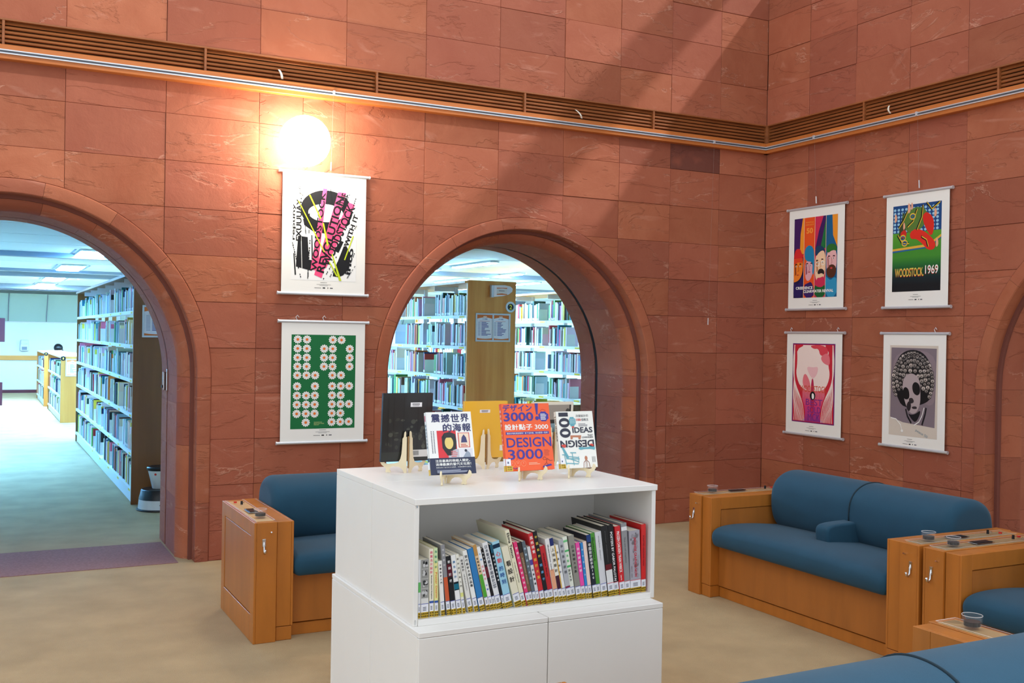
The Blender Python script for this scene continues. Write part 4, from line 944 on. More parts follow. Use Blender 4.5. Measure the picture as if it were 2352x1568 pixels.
# (x, width, height, lean deg, cover, description, bands[(z0,z1,colour)], texts[(kind, string, top, bottom, colour, size)], hard)
BK = [
 (-5.070, .009, .204, 0.5, '#e6e8ea', 'thin white book with a green strip at the end of the row', [(.09, .125, '#6bbf6b')], [], 0),
 (-5.060, .030, .203, 0.8, '#dcdcd8', 'white book with black and white photo strip on its spine', [(.068, .205, '#bdbdb8')], [('photos', '', 0, 0, '', 0)], 0),
 (-5.026, .017, .238, 1.3, '#ece6d2', 'cream book titled in pink and black', [(.05, .056, '#3f62a8')], [('v', '商業名片設計', .232, .150, '#e0607a', .6), ('r', 'Business Card Graphics', .145, .062, '#333333', .34)], 0),
 (-5.008, .015, .240, 1.7, '#e8e49a', 'pale yellow book with orange lettering', [(.05, .056, '#3f62a8'), (.19, .24, '#cfe3b0')], [('v', '海報設計', .236, .165, '#4c9a78', .6), ('r', 'Poster Design', .155, .065, '#e07a3a', .55)], 0),
 (-4.985, .015, .194, 4.5, '#eceae4', 'short white book beside a grey one', [], [('v', '字體設計入門', .185, .11, '#333333', .5)], 0),
 (-4.965, .016, .250, 6.6, '#8c8c90', 'grey book fading to orange below', [(.05, .135, '#d0603a')], [('v', '平面設計', .24, .17, '#dddddd', .5)], 0),
 (-4.945, .019, .209, 7.0, '#17171a', 'black book with a maroon block on its spine', [(.135, .18, '#5e1f2a')], [('v', '新設計史', .200, .11, '#e8e8e8', .55)], 0),
 (-4.922, .019, .211, 7.8, '#eeeeec', 'white book with a black and teal block low on its spine', [(.085, .115, '#152028'), (.088, .108, '#1f6f86')], [('v', '廣告設計', .195, .125, '#3a78a8', .5)], 0),
 (-4.899, .012, .214, 8.4, '#e9e7da', 'thin white book with a yellow mark', [(.06, .075, '#dfe08a')], [('v', '設計的法則入門', .205, .09, '#444444', .6)], 0),
 (-4.874, .018, .205, 12.0, '#e4e2dc', 'plain greyish white book', [], [('v', '視覺設計', .195, .15, '#666666', .5), ('r', 'design', .14, .08, '#888888', .3)], 0),
 (-4.849, .017, .226, 13.2, '#efeee9', 'white book with heavy black title', [], [('v', '現代設計大師作品集', .21, .09, '#222222', .62)], 0),
 (-4.829, .023, .232, 13.4, '#2f7cba', 'plain bright blue book', [], [], 0),
 (-4.807, .014, .246, 14.2, '#e6c49a', 'tan and green book right of the plain blue one', [(.05, .135, '#58a83a'), (.205, .246, '#c09050')], [('v', '版面設計學', .20, .14, '#333333', .55)], 0),
 (-4.788, .014, .237, 14.5, '#f0efee', 'white book with pink and blue title', [], [('v', '手繪', .22, .18, '#5aa0d8', .5), ('v', '可愛設計', .17, .11, '#e66a80', .6), ('v', '字體', .10, .07, '#4a78c8', .5)], 0),
 (-4.772, .012, .228, 14.8, '#1c181a', 'narrow black book with maroon band', [(.12, .16, '#6e2630')], [('v', '色彩設計', .22, .165, '#d8d8d8', .5)], 0),
 (-4.758, .022, .250, 15.0, '#e9e9ea', 'white book of a hundred and fifty designers', [], [('v', '日本當代最強平面設計', .24, .10, '#555a66', .6), ('r', '150', .098, .078, '#555a66', .6)], 0),
 (-4.739, .010, .242, 14.0, '#16202a', 'thin black book with teal top', [(.21, .242, '#245a72')], [('v', '設計風潮色彩學', .205, .10, '#e8e8e8', .7)], 0),
 (-4.729, .030, .250, 14.0, '#9fd2e6', 'wide light blue book with red and blue title', [(.225, .24, '#18304a')], [('v', '心動', .215, .165, '#e8606a', .6), ('v', '的時刻', .16, .085, '#28509a', .6)], 0),
 (-4.685, .028, .230, 15.4, '#e9e2c8', 'cream book with brushed ink title', [], [('v', '看設計', .18, .09, '#262019', .75)], 0),
 (-4.655, .018, .291, 15.2, '#ebe4c6', 'tallest cream book, titled in black roman letters', [], [('r', 'Ebina Tatsuo', .28, .185, '#1e1e1e', .6), ('r', 'graphic works', .17, .09, '#555555', .28)], 0),
 (-4.633, .014, .244, 14.9, '#e83a78', 'hot pink book among brown and cream ones', [], [('v', '好感不設限創意設計', .23, .06, '#fbe4ee', .62)], 0),
 (-4.619, .015, .240, 14.0, '#7c5f45', 'brown book beside the hot pink one', [(.2, .24, '#3a302c')], [('r', 'packaging design', .18, .08, '#d8c8b0', .3)], 0),
 (-4.605, .014, .242, 13.5, '#5f6a72', 'slate grey book with a pale blue title', [], [('v', '視覺設計大全', .225, .09, '#c8e0ee', .6)], 0),
 (-4.595, .013, .219, 12.8, '#dcdcde', 'pale grey book with small coloured dots', [(.15, .17, '#5a4a9a')], [('v', '創意圖鑑', .14, .07, '#333333', .6)], 0),
 (-4.580, .020, .269, 12.9, '#cf2f34', 'bright red book with white title in mid row', [], [('v', '風格視覺', .26, .19, '#fbe9e4', .62), ('v', '設計大賞', .18, .09, '#f3c84a', .6)], 0),
 (-4.560, .017, .276, 12.9, '#17171a', 'black book with yellow and blue title', [], [('v', '平面設計', .265, .17, '#e8cc50', .6), ('v', '關鍵字', .16, .08, '#6fb0e0', .6)], 0),
 (-4.541, .022, .217, 12.5, '#c4262c', 'shorter dark red book', [], [('r', 'graphic form', .19, .10, '#3a0e12', .3)], 0),
 (-4.520, .018, .243, 11.6, '#ece9e6', 'white book blending into peach below', [(.05, .125, '#ecaa84')], [('r', 'illustration now', .22, .12, '#444444', .3)], 0),
 (-4.499, .016, .244, 11.8, '#efe9da', 'cream book with navy head and maroon foot', [(.215, .244, '#2b3570'), (.05, .10, '#4a2434')], [('v', '上班族設計', .21, .11, '#222222', .75)], 0),
 (-4.481, .017, .215, 11.6, '#f0efec', 'white book with mustard edge', [], [('edge', '', 0, 0, '#d8a83a', 0), ('v', '排版設計', .20, .10, '#444a6a', .5)], 0),
 (-4.467, .021, .234, 10.9, '#b4b6ba', 'light grey book with stacked grey title in mid row', [(.05, .056, '#8a2a48')], [('v', '設計基礎原理', .22, .10, '#5a5c62', .5)], 0),
 (-4.444, .020, .243, 10.7, '#ecefdf', 'white book with green bands', [(.185, .192, '#5ac070'), (.125, .133, '#5ac070'), (.222, .23, '#7ad08a')], [('v', '海報', .18, .14, '#7ad08a', .5), ('v', '設計文字', .12, .07, '#555555', .5)], 0),
 (-4.426, .025, .246, 9.7, '#908e84', 'khaki grey book left of the magenta one', [], [('v', '日本海報大全集', .21, .10, '#3c3c38', .45)], 0),
 (-4.402, .018, .216, 9.0, '#ef4fa8', 'magenta book beside a thin blue one', [], [('v', '新幹線設計學', .20, .10, '#fde0f0', .6)], 0),
 (-4.387, .011, .214, 8.3, '#2f86cc', 'thin blue book beside the magenta one', [], [('v', '設計思考法', .20, .08, '#cfe6f8', .6)], 0),
 (-4.375, .016, .218, 8.5, '#f3d8cc', 'plain pale pink book right of the thin blue one', [], [], 0),
 (-4.357, .020, .243, 8.9, '#1d2430', 'navy black book with big white title', [(.215, .243, '#23407a')], [('v', '平面設計師手法100', .21, .07, '#f0f0f0', .75)], 0),
 (-4.337, .019, .247, 8.5, '#4f9a34', 'leaf green book left of the wide pale grey one', [], [('r', 'Illustrators', .23, .14, '#24481a', .45)], 0),
 (-4.320, .029, .250, 8.2, '#d9d9dc', 'wide pale grey book between green and black ones', [], [('r', 'graphic design', .235, .14, '#8a8a90', .22)], 0),
 (-4.287, .030, .272, 8.3, '#141416', 'thick black book with white foot and red mark', [(.05, .105, '#e6e6e4'), (.10, .122, '#6a2028')], [('r', 'poster collection', .25, .13, '#5a5a5c', .16)], 1),
 (-4.257, .025, .272, 7.5, '#0f0f12', 'black book with large white capitals', [], [('r', 'POSTERS BY GABOR PALOTAI', .245, .054, '#f2f2f2', .42)], 1),
 (-4.234, .025, .265, 6.5, '#d0222a', 'red book with bold white capitals', [], [('r', 'FROZEN CHICKEN TRAIN WRECK', .245, .085, '#fbf4f0', .5), ('r', 'Laurie', .075, .055, '#fbf4f0', .25)], 0),
 (-4.209, .027, .274, 5.4, '#8f9092', 'grey hardback with a small white tag', [(.245, .26, '#e8e8ea')], [('r', 'The art of graphics', .22, .12, '#6a6a6e', .3)], 1),
 (-4.181, .052, .241, 3.0, '#a9a4ae', 'thick mottled grey book with red capitals', [], [('mottle', '', 0, 0, '', 0), ('r', 'JAPANESE GRAPHICS NOW', .215, .06, '#c8283c', .3)], 0),
 (-4.129, .022, .263, 1.2, '#d2201f', 'tall plain red book standing upright at the end of the row', [], [('r', 'SCRIPTED READING NOW', .22, .10, '#7a1420', .3)], 0),
]
def corners(x, wd, ht, a):
    c, s = math.cos(a), math.sin(a); return [(x + px * c - pz * s, px * s + pz * c) for px, pz in ((0, 0), (wd, 0), (wd, ht), (0, ht))]
def sep(A, B):
    for P in (A, B):
        for i in range(4):
            e = (P[(i + 1) % 4][0] - P[i][0], P[(i + 1) % 4][1] - P[i][1]); n = (e[1], -e[0])
            a = [q[0] * n[0] + q[1] * n[1] for q in A]; b = [q[0] * n[0] + q[1] * n[1] for q in B]
            if max(a) <= min(b) or max(b) <= min(a): return True
    return False
rnd = random.Random(21); prev = None; lim = UX0 + .0192
# the row is squeezed just enough to end inside the case
def lay_row(ws):
    placed = []; out = []
    for (x, wd, ht, lean, *_q) in BK:
        a = math.radians(lean); xx = lim if not out else out[-1][0] + .001
        xx = max(xx, x - (1 - ws) * .3 * (x - lim))
        while True:
            C = corners(xx - .0003, wd * ws + .0006, ht, a)
            if min(q[0] for q in C) >= lim and all(sep(C, p) for p in placed[-4:]): break
            xx += .0004
        placed.append(C); out.append((xx, wd * ws))
    return out, max(q[0] for q in placed[-1])
for ws in (.96, .94, .92, .90, .88, .86, .84):
    row, right = lay_row(ws)
    if right < UX1 - .0195: break
for i, (x, wd, ht, lean, *_r) in enumerate(BK):
    a = math.radians(lean); xx, wd2 = row[i]
    cover, desc, bands, texts, hard = _r
    dp = rnd.uniform(.165, .21) if ht < .255 else rnd.uniform(.21, .25)
    o = book_body('book', wd2, dp, ht, rgb(cover), bool(hard)); o.location = (xx, UY0 + .014 + rnd.uniform(0, .007), SHZ + .0006); o.rotation_euler = (0, -a, 0)
    tag(o, desc, 'book', 'books leaning in the open white bookcase')
    spine_tags(o, wd2, red=(i >= 39))
    pr = Print(1, 1)
    for (z0, z1, c) in bands: pr.rect(0, z0, wd2, min(z1, ht), rgb(c), 1)
    for (kd, s_, t0, t1, c, sz) in texts:
        if kd == 'v': vtext(pr, s_, wd2, t0, t1, rgb(c), 2, sz)
        elif kd == 'r': rtext(pr, s_, wd2, t0, t1, rgb(c), 2, sz)
        elif kd == 'edge': pr.rect(0, .05, wd2 * .28, ht, rgb(c), 1)
        elif kd == 'photos':
            q = random.Random(2)
            for j in range(4):
                z = .070 + j * .034; pr.rect(.002, z, wd2 - .002, z + .031, rgb(150, 150, 146), 2)
                for _ in range(5): pr.ell(q.uniform(.007, wd2 - .007), z + q.uniform(.008, .023), q.uniform(.003, .006), q.uniform(.004, .007), rgb(*[q.choice((30, 60, 200))] * 3), 3, 10)
        elif kd == 'mottle':
            q = random.Random(5)
            for _ in range(40): gk = q.uniform(.7, 1.15); pr.ell(q.uniform(.008, wd2 - .008), q.uniform(.06, ht - .012), q.uniform(.003, .007), q.uniform(.004, .010), rgb(*[int(v * gk) for v in (150, 146, 154)]), 1, 10)
    if pr.v: pr.build('spine_print', MS, o, 'ink_gloss')

# ================================================================== DISPLAY ON TOP OF THE CABINETS
def zsq(z): return z * .62 if z < .075 else .0465 + (z - .075) * 1.22
EP = [(.002, 0), (.012, 0), (.015, .012), (.021, .026), (.034, .040), (.056, .043), (.068, .036), (.072, .022), (.066, .005), (.072, 0), (.078, .004), (.084, 0), (.089, .007), (.086, .022), (.092, .036), (.104, .050), (.110, .066), (.107, .080), (.100, .084), (.096, .074), (.092, .062), (.082, .057), (.064, .060), (.048, .064), (.036, .071), (.028, .084), (.0235, .10), (.021, .13), (.020, .152), (.015, .158), (.013, .172), (.0085, .177), (.006, .172), (.006, .158), (.002, .158)]
EP = [(a, zsq(b) if b < .075 or True else b) for a, b in EP]
def easel(x, y, face, label, spread=34):
    """face: heading of the open side (radians from +x); origin under the hinge"""
    t = tag(empty('book_easel', (x, y, ZU)), label, 'easel', 'plywood book easels')
    for s in (-1, 1):
        d = face + s * math.radians(spread); dr = Vector((math.cos(d), math.sin(d), 0)); M = frame(dr * .004, dr, (0, 0, 1), dr.cross(Vector((0, 0, 1))))
        MB().extrude(EP, M, -.003, .003).build('wing', 'plywood', t)
    MB().cyl((0, 0, .02), (0, 0, .15), .003, n=8).build('hinge', 'plywood_edge', t)
    return t
def display_book(x0, yb_, z, bw, th, h, tilt, col, label, cover, spine=None, back=False, yaw=0, pages_left=False):
    """cover facing -y, spine on the left; origin lower left of the facing board"""
    c = .0014; mb = MB()
    mb.box((0, 0, 0), (bw, c, h)).box((0, th - c, 0), (bw, th, h))
    if pages_left: mb.box((bw - c, c, 0), (bw, th - c, h))
    else: mb.box((0, c, 0), (c, th - c, h))
    o = mb.build('display_book', 'book_cover'); o.color = rgb(col); o.location = (x0, yb_, z); o.rotation_euler = (-math.radians(tilt), 0, yaw)
    MB().box((.002 if not pages_left else .004, c + .0002, .001), (bw - .002, th - c - .0002, h - .002)).build('pages', 'page', o)
    pr = Print(bw, h); cover(pr); pr.build('cover_print', MS @ Matrix.Translation((0, 0, .0002)), o, 'ink_gloss')
    if spine:
        pr = Print(1, 1); spine(pr, th, h); pr.build('spine_print', frame((-.0002, th, 0), (0, -1, 0), (0, 0, 1), (-1, 0, 0)), o, 'ink_gloss')
    return tag(o, label, 'book', 'books shown on easels')
def para(p, x, y, w, h, n, col, l=2, seed=1):
    q = random.Random(seed)
    for i in range(n): p.rect(x, y + h * (n - 1 - i) / n, x + w * q.uniform(.7, 1), y + h * (n - 1 - i) / n + h / n * .45, col, l)
def cov_white(p):
    nv = rgb(32, 34, 92)
    p.rect(0, 0, 1, 1, rgb(244, 243, 240), 1)
    for i, ch in enumerate('震撼世界'): p.text(ch, .20 + i * .215, .90, nv, w=.185, h=.125, l=3, align='c', bold=.03)
    for i, ch in enumerate('的海報'): p.text(ch, .44 + i * .215, .745, nv, w=.185, h=.125, l=4, align='c', bold=.03)
    p.rect(.20, .265, .62, .70, rgb(222, 42, 52), 2)          # red panel: plain dark-haired head in a cap
    p.poly([(.30, .42), (.30, .60), (.36, .66), (.48, .675), (.60, .64), (.62, .52), (.60, .40), (.52, .38), (.5, .30), (.40, .30)], BLK, 3)
    p.ell(.45, .50, .095, .10, rgb(232, 206, 120), 5, 20); p.poly([(.34, .585), (.56, .585), (.58, .63), (.46, .66), (.35, .64)], rgb(30, 28, 34), 6)
    p.rect(.66, .42, .92, .66, rgb(214, 90, 80), 2); p.rect(.68, .43, .90, .65, rgb(246, 220, 196), 3); p.poly([(.72, .50), (.86, .50), (.84, .58), (.79, .63), (.74, .58)], rgb(60, 60, 110), 4); para(p, .71, .44, .16, .05, 2, rgb(200, 60, 50), 4)
    p.rect(.42, .265, .66, .40, rgb(196, 192, 200), 2); para(p, .48, .275, .15, .11, 4, rgb(220, 110, 110), 3); p.rect(.68, .265, .96, .40, rgb(226, 224, 230), 2); p.poly([(.74, .265), (.92, .265), (.9, .33), (.84, .37), (.8, .33)], rgb(150, 160, 176), 3); p.ell(.81, .37, .03, .022, rgb(40, 40, 60), 4, 10)
    for k in range(2):
        for j in range(15): p.rect(.07 + .05 * k, .68 - j * .024, .09 + .05 * k, .694 - j * .024, rgb(70, 70, 90), 3)
    p.rect(0, 0, 1, .265, rgb(26, 34, 70), 2)
    p.text('注目最高的微縮人類史，', .12, .195, WHT, w=.76, h=.045, l=3, bold=.02); p.text('流傳最廣的當代文化冊！', .12, .140, WHT, w=.78, h=.045, l=3, bold=.02); p.text('海報反映了當代的文化精英，亦塑造著時代面貌。', .12, .105, WHT, w=.78, h=.018, l=3)
    p.rect(.12, .09, .9, .092, rgb(150, 160, 190), 3); para(p, .14, .03, .7, .05, 3, rgb(190, 196, 214), 3)
def spine_white(p, th, h):
    p.rect(0, 0, th, h, rgb(236, 234, 230), 1); p.rect(0, 0, th, .065, rgb(26, 34, 70), 2); p.rect(.002, h - .034, th * .6, h - .012, rgb(206, 40, 50), 2); vtext(p, '震撼世界的海報', th, h - .045, h - .14, rgb(50, 50, 70), 3, .6)
    p.rect(0, .022, th, .05, rgb(238, 238, 240), 3); p.rect(0, .0, th, .022, rgb(214, 176, 40), 3); 
def sticker(p, y=0):
    p.rect(-.0, 0, .13, .075, rgb(216, 178, 44), 4); p.text('限館', .02, .045, K_, w=.09, h=.022, l=5); p.text('內閱', .02, .012, K_, w=.09, h=.022, l=5); p.rect(0, .08, .10, .18, rgb(238, 238, 244), 4); p.rect(.03, .11, .06, .14, rgb(90, 96, 130), 5)
def cov_orange(p):
    bl = rgb(54, 40, 150)
    p.rect(0, 0, 1, 1, rgb(246, 92, 32), 1)
    p.text('デザイン', .03, .885, bl, w=.60, h=.10, l=3, bold=.035); p.text('3000', .03, .735, bl, w=.62, h=.135, l=3, bold=.025)
    p.poly([(.70, 1.0), (.77, 1.0), (.745, .83), (.715, .83)], bl, 3); p.ell(.725, .775, .038, .03, bl, 3, 16)
    pts = [(.865 + (.115 if i % 2 else .102) * math.cos(2 * PI * i / 16), .80 + (.082 if i % 2 else .072) * math.sin(2 * PI * i / 16)) for i in range(16)]; p.poly(pts, bl, 3); para(p, .80, .75, .13, .10, 6, WHT, 4)
    p.text('設計點子 3000', .04, .605, WHT, w=.90, h=.085, l=3, bold=.03); p.rect(.05, .535, .95, .575, bl, 3); p.text('讓設計輕鬆跳脫框架！有了這本書，從此靈感一直來！', .07, .542, WHT, w=.86, h=.026, l=4)
    p.text('DESIGN', .05, .345, bl, w=.93, h=.145, l=3, bold=.012); p.text('3000', .06, .165, bl, w=.72, h=.15, l=3, bold=.012); para(p, .81, .21, .12, .10, 6, rgb(200, 70, 40), 3)
    for i in range(3): p.ring(.13 + .115 * i, .105, .052, .042, .004, rgb(250, 170, 120), 3, 18); p.text(('2', '14', '5')[i], .13 + .115 * i, .115, rgb(252, 196, 160), h=.022, l=4, align='c')
    para(p, .47, .085, .24, .04, 2, rgb(252, 186, 150), 3); p.text('MdN', .12, .025, bl, w=.14, h=.022, l=3)
    for q in ([(.80, .145), (.86, .165), (.92, .13), (.97, .135)], [(.86, .165), (.84, .10), (.90, .06)], [(.84, .10), (.79, .07)], [(.79, .145), (.77, .17), (.80, .19), (.84, .18)]): p.line(q, .009, rgb(150, 60, 40), 4)
    p.poly([(.76, .03), (.95, .06), (.93, .085), (.76, .055)], bl, 4)
    for q in ([(.08, .90), (.14, .94)], [(.52, .76), (.60, .80), (.62, .74)], [(.23, .15), (.28, .33)], [(.80, .88), (.85, .91), (.92, .89)]): p.line(q, .006, rgb(190, 60, 40), 4)
    sticker(p)
def spine_orange(p, th, h):
    p.rect(0, 0, th, h, rgb(238, 88, 34), 1); vtext(p, '設計點子3000', th, h - .02, h - .17, WHT, 2, .6); p.rect(0, .022, th, .05, rgb(238, 238, 244), 2); p.rect(0, 0, th, .022, rgb(216, 178, 44), 2)
def cov_hundred(p):
    nv = rgb(26, 28, 52); te = rgb(96, 168, 182); br = rgb(190, 120, 84)
    p.rect(0, 0, 1, 1, rgb(242, 240, 232), 1)
    p.text('1', .19, .945, nv, w=.095, h=.19, l=3, rot=-PI / 2, align='c', bold=.06)
    for y in (.80, .62): p.ring(.20, y, .145, .085, .055, nv, 3, 28)
    p.text('改變設計的', .53, .895, nv, w=.34, h=.045, l=3, bold=.0); p.text('100', .53, .825, rgb(206, 56, 44), w=.13, h=.045, l=3, bold=.03); p.text('個概念', .67, .823, nv, w=.20, h=.05, l=3)
    para(p, .58, .73, .26, .06, 3, rgb(120, 120, 130), 3)
    p.rect(.36, .735, .47, .90, te, 2); p.poly([(.335, .78), (.35, .76), (.49, .76), (.51, .78), (.51, .86), (.49, .875), (.35, .875), (.335, .86)], te, 3)
    for i in range(4):
        for j in range(5): p.ell(.37 + i * .035, .79 + j * .017, .007, .005, WHT, 4, 8)
    p.text('IDEAS', .40, .615, nv, w=.55, h=.10, l=4, bold=.025); p.poly([(.40, .70), (.45, .705), (.45, .735), (.39, .73)], rgb(214, 66, 50), 5)
    p.text('THAT', .80, .555, nv, w=.15, h=.028, l=4, bold=.02); p.text('CHANGED', .64, .52, nv, w=.31, h=.028, l=4, bold=.02)
    p.poly([(.33, .575), (.63, .57), (.62, .545), (.60, .50), (.55, .50), (.54, .535), (.40, .54), (.38, .505), (.33, .505)], br, 2)
    p.text('DESIGN', .50, .425, nv, w=.92, h=.125, l=4, rot=PI, align='c', bold=.025)
    p.poly([(.05, .41), (.10, .365), (.16, .36), (.19, .40), (.15, .42)], rgb(214, 66, 50), 5); p.poly([(.82, .40), (.93, .365), (.94, .40), (.88, .42)], rgb(214, 66, 50), 5)
    p.poly(chaikin([(.52, .33), (.58, .31), (.66, .325), (.9, .32), (.96, .30), (.98, .36), (.9, .375), (.72, .35), (.6, .365), (.53, .355)], 1), te, 3)
    p.poly([(.06, .37), (.11, .375), (.24, .20), (.22, .155), (.17, .17)], te, 3)
    for q in ([(.06, .24), (.18, .235)], [(.28, .27), (.44, .265)], [(.16, .17), (.52, .155)], [(.16, .21), (.5, .18)], [(.33, .27), (.36, .05)], [(.12, .23), (.16, .06)], [(.50, .20), (.49, .08)], [(.14, .09), (.48, .07)], [(.24, .17), (.48, .11)]): p.line(q, .016, te, 4)
    p.ell(.70, .165, .038, .04, br, 3, 16)
    for s in (-1, 1): p.line([(.70 + s * .01, .13), (.70 + s * .07, .09), (.70 + s * .085, 0)], .012, rgb(150, 90, 70), 4); p.line([(.70 + s * .012, .13), (.70 + s * .02, 0)], .009, rgb(150, 90, 70), 4)
    for k in range(3): p.rect(.87 + k * .035, .09, .88 + k * .035, .19, rgb(90, 90, 100), 3)
    sticker(p)
def spine_hundred(p, th, h):
    p.rect(0, 0, th, h, rgb(236, 234, 226), 1); rtext(p, '100 IDEAS', th, h - .02, h - .12, rgb(26, 28, 52), 2, .5); p.rect(0, 0, th, .02, rgb(216, 178, 44), 2)
def barcode(p, x, y, w, h):
    p.rect(x, y, x + w, y + h, rgb(240, 238, 240), 3); q = random.Random(3); t = x + w * .16
    while t < x + w * .8: d = q.uniform(.006, .016) * w * 2; p.rect(t, y + h * .38, t + d, y + h * .82, rgb(70, 66, 74), 4); t += d * 2
    p.rect(x + w * .2, y + h * .18, x + w * .75, y + h * .26, rgb(110, 106, 110), 4)
def cov_black(p):
    p.rect(0, 0, 1, 1, rgb(22, 22, 24), 1); q = random.Random(8)
    for _ in range(46):
        a = q.uniform(.1, .95); b = q.uniform(.2, .62); g = q.uniform(34, 74); p.ell(a, b, q.uniform(.02, .05), q.uniform(.01, .035), rgb(int(g), int(g * 1.02), int(g * .9)), 1, 10)
    for a, b in ((.1, .03), (.22, .015), (.42, .012), (.70, .03), (.88, .02)): p.poly([(a, .15), (a + b, .15), (a + b * .9, .95), (a, .95)], rgb(14, 14, 15), 2)
    p.rect(0, .02, 1, .14, rgb(38, 40, 36), 2); barcode(p, .55, .80, .23, .065); p.rect(.60, .06, .93, .165, rgb(222, 220, 216), 3)
    t = .63
    while t < .75: p.rect(t, .085, t + .007, .15, rgb(60, 60, 60), 4); t += .014
def cov_yellow(p): p.rect(0, 0, 1, 1, rgb(240, 186, 58), 1); barcode(p, .36, .80, .24, .055); p.rect(.86, .12, .97, .22, rgb(240, 236, 220), 3)
def cov_photo(p):
    p.rect(0, 0, 1, 1, rgb(226, 218, 200), 1); p.rect(.06, .66, .94, .95, rgb(150, 140, 130), 2); p.rect(.06, .36, .94, .62, rgb(120, 150, 160), 2); p.rect(.06, .05, .94, .32, rgb(172, 160, 150), 2)
    p.rect(.06, .60, .94, .67, BLK, 3); p.rect(.06, .30, .94, .37, BLK, 3); barcode(p, .52, .72, .22, .07); p.poly([(.6, .42), (.8, .55), (.85, .5), (.7, .4)], BLK, 3); p.ell(.86, .83, .05, .05, rgb(60, 56, 54), 3, 12); p.rect(.90, .66, .94, .95, BLK, 3)
    for i in range(5): p.ell(.3 + .13 * i, .17, .03, .06, rgb(60 + 20 * i, 56 + 16 * i, 54), 3, 10)
zr = ZU + .0376
def on_easel(xc, yl, bw, th, h, tilt, *a, **k):
    return display_book(xc - bw / 2, yl, zr + th * math.sin(math.radians(tilt)), bw, th, h, tilt, *a, **k)
easel(-4.835, -3.765, -PI / 2, 'plywood easel holding the white book with dark blue title')
on_easel(-4.835, -3.839, .187, .017, .239, 15, '#f0eee8', 'white book with dark blue title and red panel on an easel', cov_white, spine_white)
easel(-4.500, -3.755, -PI / 2, 'plywood easel holding the orange book')
on_easel(-4.500, -3.830, .215, .017, .265, 13, '#ee5a24', 'orange book with purple lettering on an easel', cov_orange, spine_orange)
easel(-4.276, -3.755, -PI / 2, 'plywood easel holding the white book with teal chair')
on_easel(-4.276, -3.829, .172, .016, .230, 13, '#efede6', 'white book with teal chair and large numerals on an easel', cov_hundred, spine_hundred)
def rear(xc, yh, bw, th, h, tilt, col, lab, cov, elab, pl=True):
    easel(xc, yh, PI / 2, elab, 60)
    # leaning towards the viewer: facing board turned about its foot
    y_foot = yh + .0265
    o = display_book(xc - bw / 2, y_foot, zr + .008, bw, th, h, -tilt, col, lab, cov, None, pages_left=pl)
    return o
rear(-4.866, -3.45, .218, .015, .281, 4, '#18181a', 'large black book seen from its back on an easel', cov_black, 'plywood easel seen from behind, propping the black book', False)
rear(-4.510, -3.45, .205, .015, .243, 4, '#e6b03a', 'yellow book seen from its back beside the orange one', cov_yellow, 'plywood easel seen from behind, propping the yellow book')
rear(-4.180, -3.45, .205, .015, .235, 4, '#e2dac8', 'photo-covered book half hidden behind the orange book', cov_photo, 'plywood easel hidden behind the orange book')

# ================================================================== LIBRARY STACKS
PAL = [('white', (236, 238, 236), 30), ('pale blue', (170, 205, 222), 10), ('pale grey', (196, 200, 202), 12), ('cream', (232, 222, 190), 8), ('dark blue', (30, 48, 96), 6), ('black', (24, 24, 28), 6), ('dark green', (26, 74, 58), 6), ('red', (176, 40, 46), 4), ('pink', (214, 120, 150), 4), ('yellow', (222, 196, 70), 4), ('orange', (224, 130, 50), 3), ('teal', (40, 130, 140), 5), ('brown', (92, 60, 44), 4), ('green', (96, 164, 80), 3)]
TIER = ['bottom', 'second', 'third', 'fourth', 'fifth', 'top']
ub = MB(); tmp = bpy.data.meshes.new('shelf_book')
def unit_book():
    v = []; fs = []; mi = []
    def bx(a, b, m):
        n = len(v); v.extend([(x, y, z) for x in (a[0], b[0]) for y in (a[1], b[1]) for z in (a[2], b[2])]); fs.extend([tuple(i + n for i in q) for q in ((0, 1, 3, 2), (4, 6, 7, 5), (0, 4, 5, 1), (2, 3, 7, 6), (0, 2, 6, 4), (1, 5, 7, 3))]); mi.extend([m] * 6)
    bx((0, 0, 0), (.012, 1, 1), 0); bx((.012, 0, 0), (1, .09, 1), 0); bx((.012, .91, 0), (1, 1, 1), 0); bx((.0125, .095, .004), (.975, .905, .985), 1); bx((-.003, .04, .03), (0, .96, .14), 2)
    me = bpy.data.meshes.new('shelf_book'); me.from_pydata(v, [], fs)
    for m in ('book_cover', 'page', 'sticker'): me.materials.append(MATS[m])
    for p_, m in zip(me.polygons, mi): p_.material_index = m
    return me
UB = unit_book(); STUFF_V = []; STUFF_F = []; STUFF_C = []
def pick(q):
    t = q.uniform(0, sum(p_[2] for p_ in PAL))
    for nme, c, wgt in PAL:
        t -= wgt
        if t <= 0: return nme, tuple(max(0, min(255, int(x * q.uniform(.88, 1.06)))) for x in c)
    return PAL[0][:2]
NBOOK = 0
SINGLES = {}
def put_book(x, y, z, dp, th, h, nme, col, label, group):
    o = bpy.data.objects.new('shelf_book', UB); COL.objects.link(o); o.location = (x, y, z); o.scale = (dp, th, h); o.color = rgb(*col); tag(o, label, 'book', group); SINGLES.setdefault((label, group), []).append((y, nme, o))
def stuff_book(x, y, z, dp, th, h, col):
    n = len(STUFF_V); STUFF_V.extend([(a, b, c) for a in (x, x + dp) for b in (y, y + th) for c in (z, z + h)]); STUFF_F.extend([tuple(i + n for i in q) for q in ((0, 1, 3, 2), (4, 6, 7, 5), (0, 4, 5, 1), (2, 3, 7, 6), (0, 2, 6, 4), (1, 5, 7, 3))]); STUFF_C.extend([rgb(*col)] * 8)
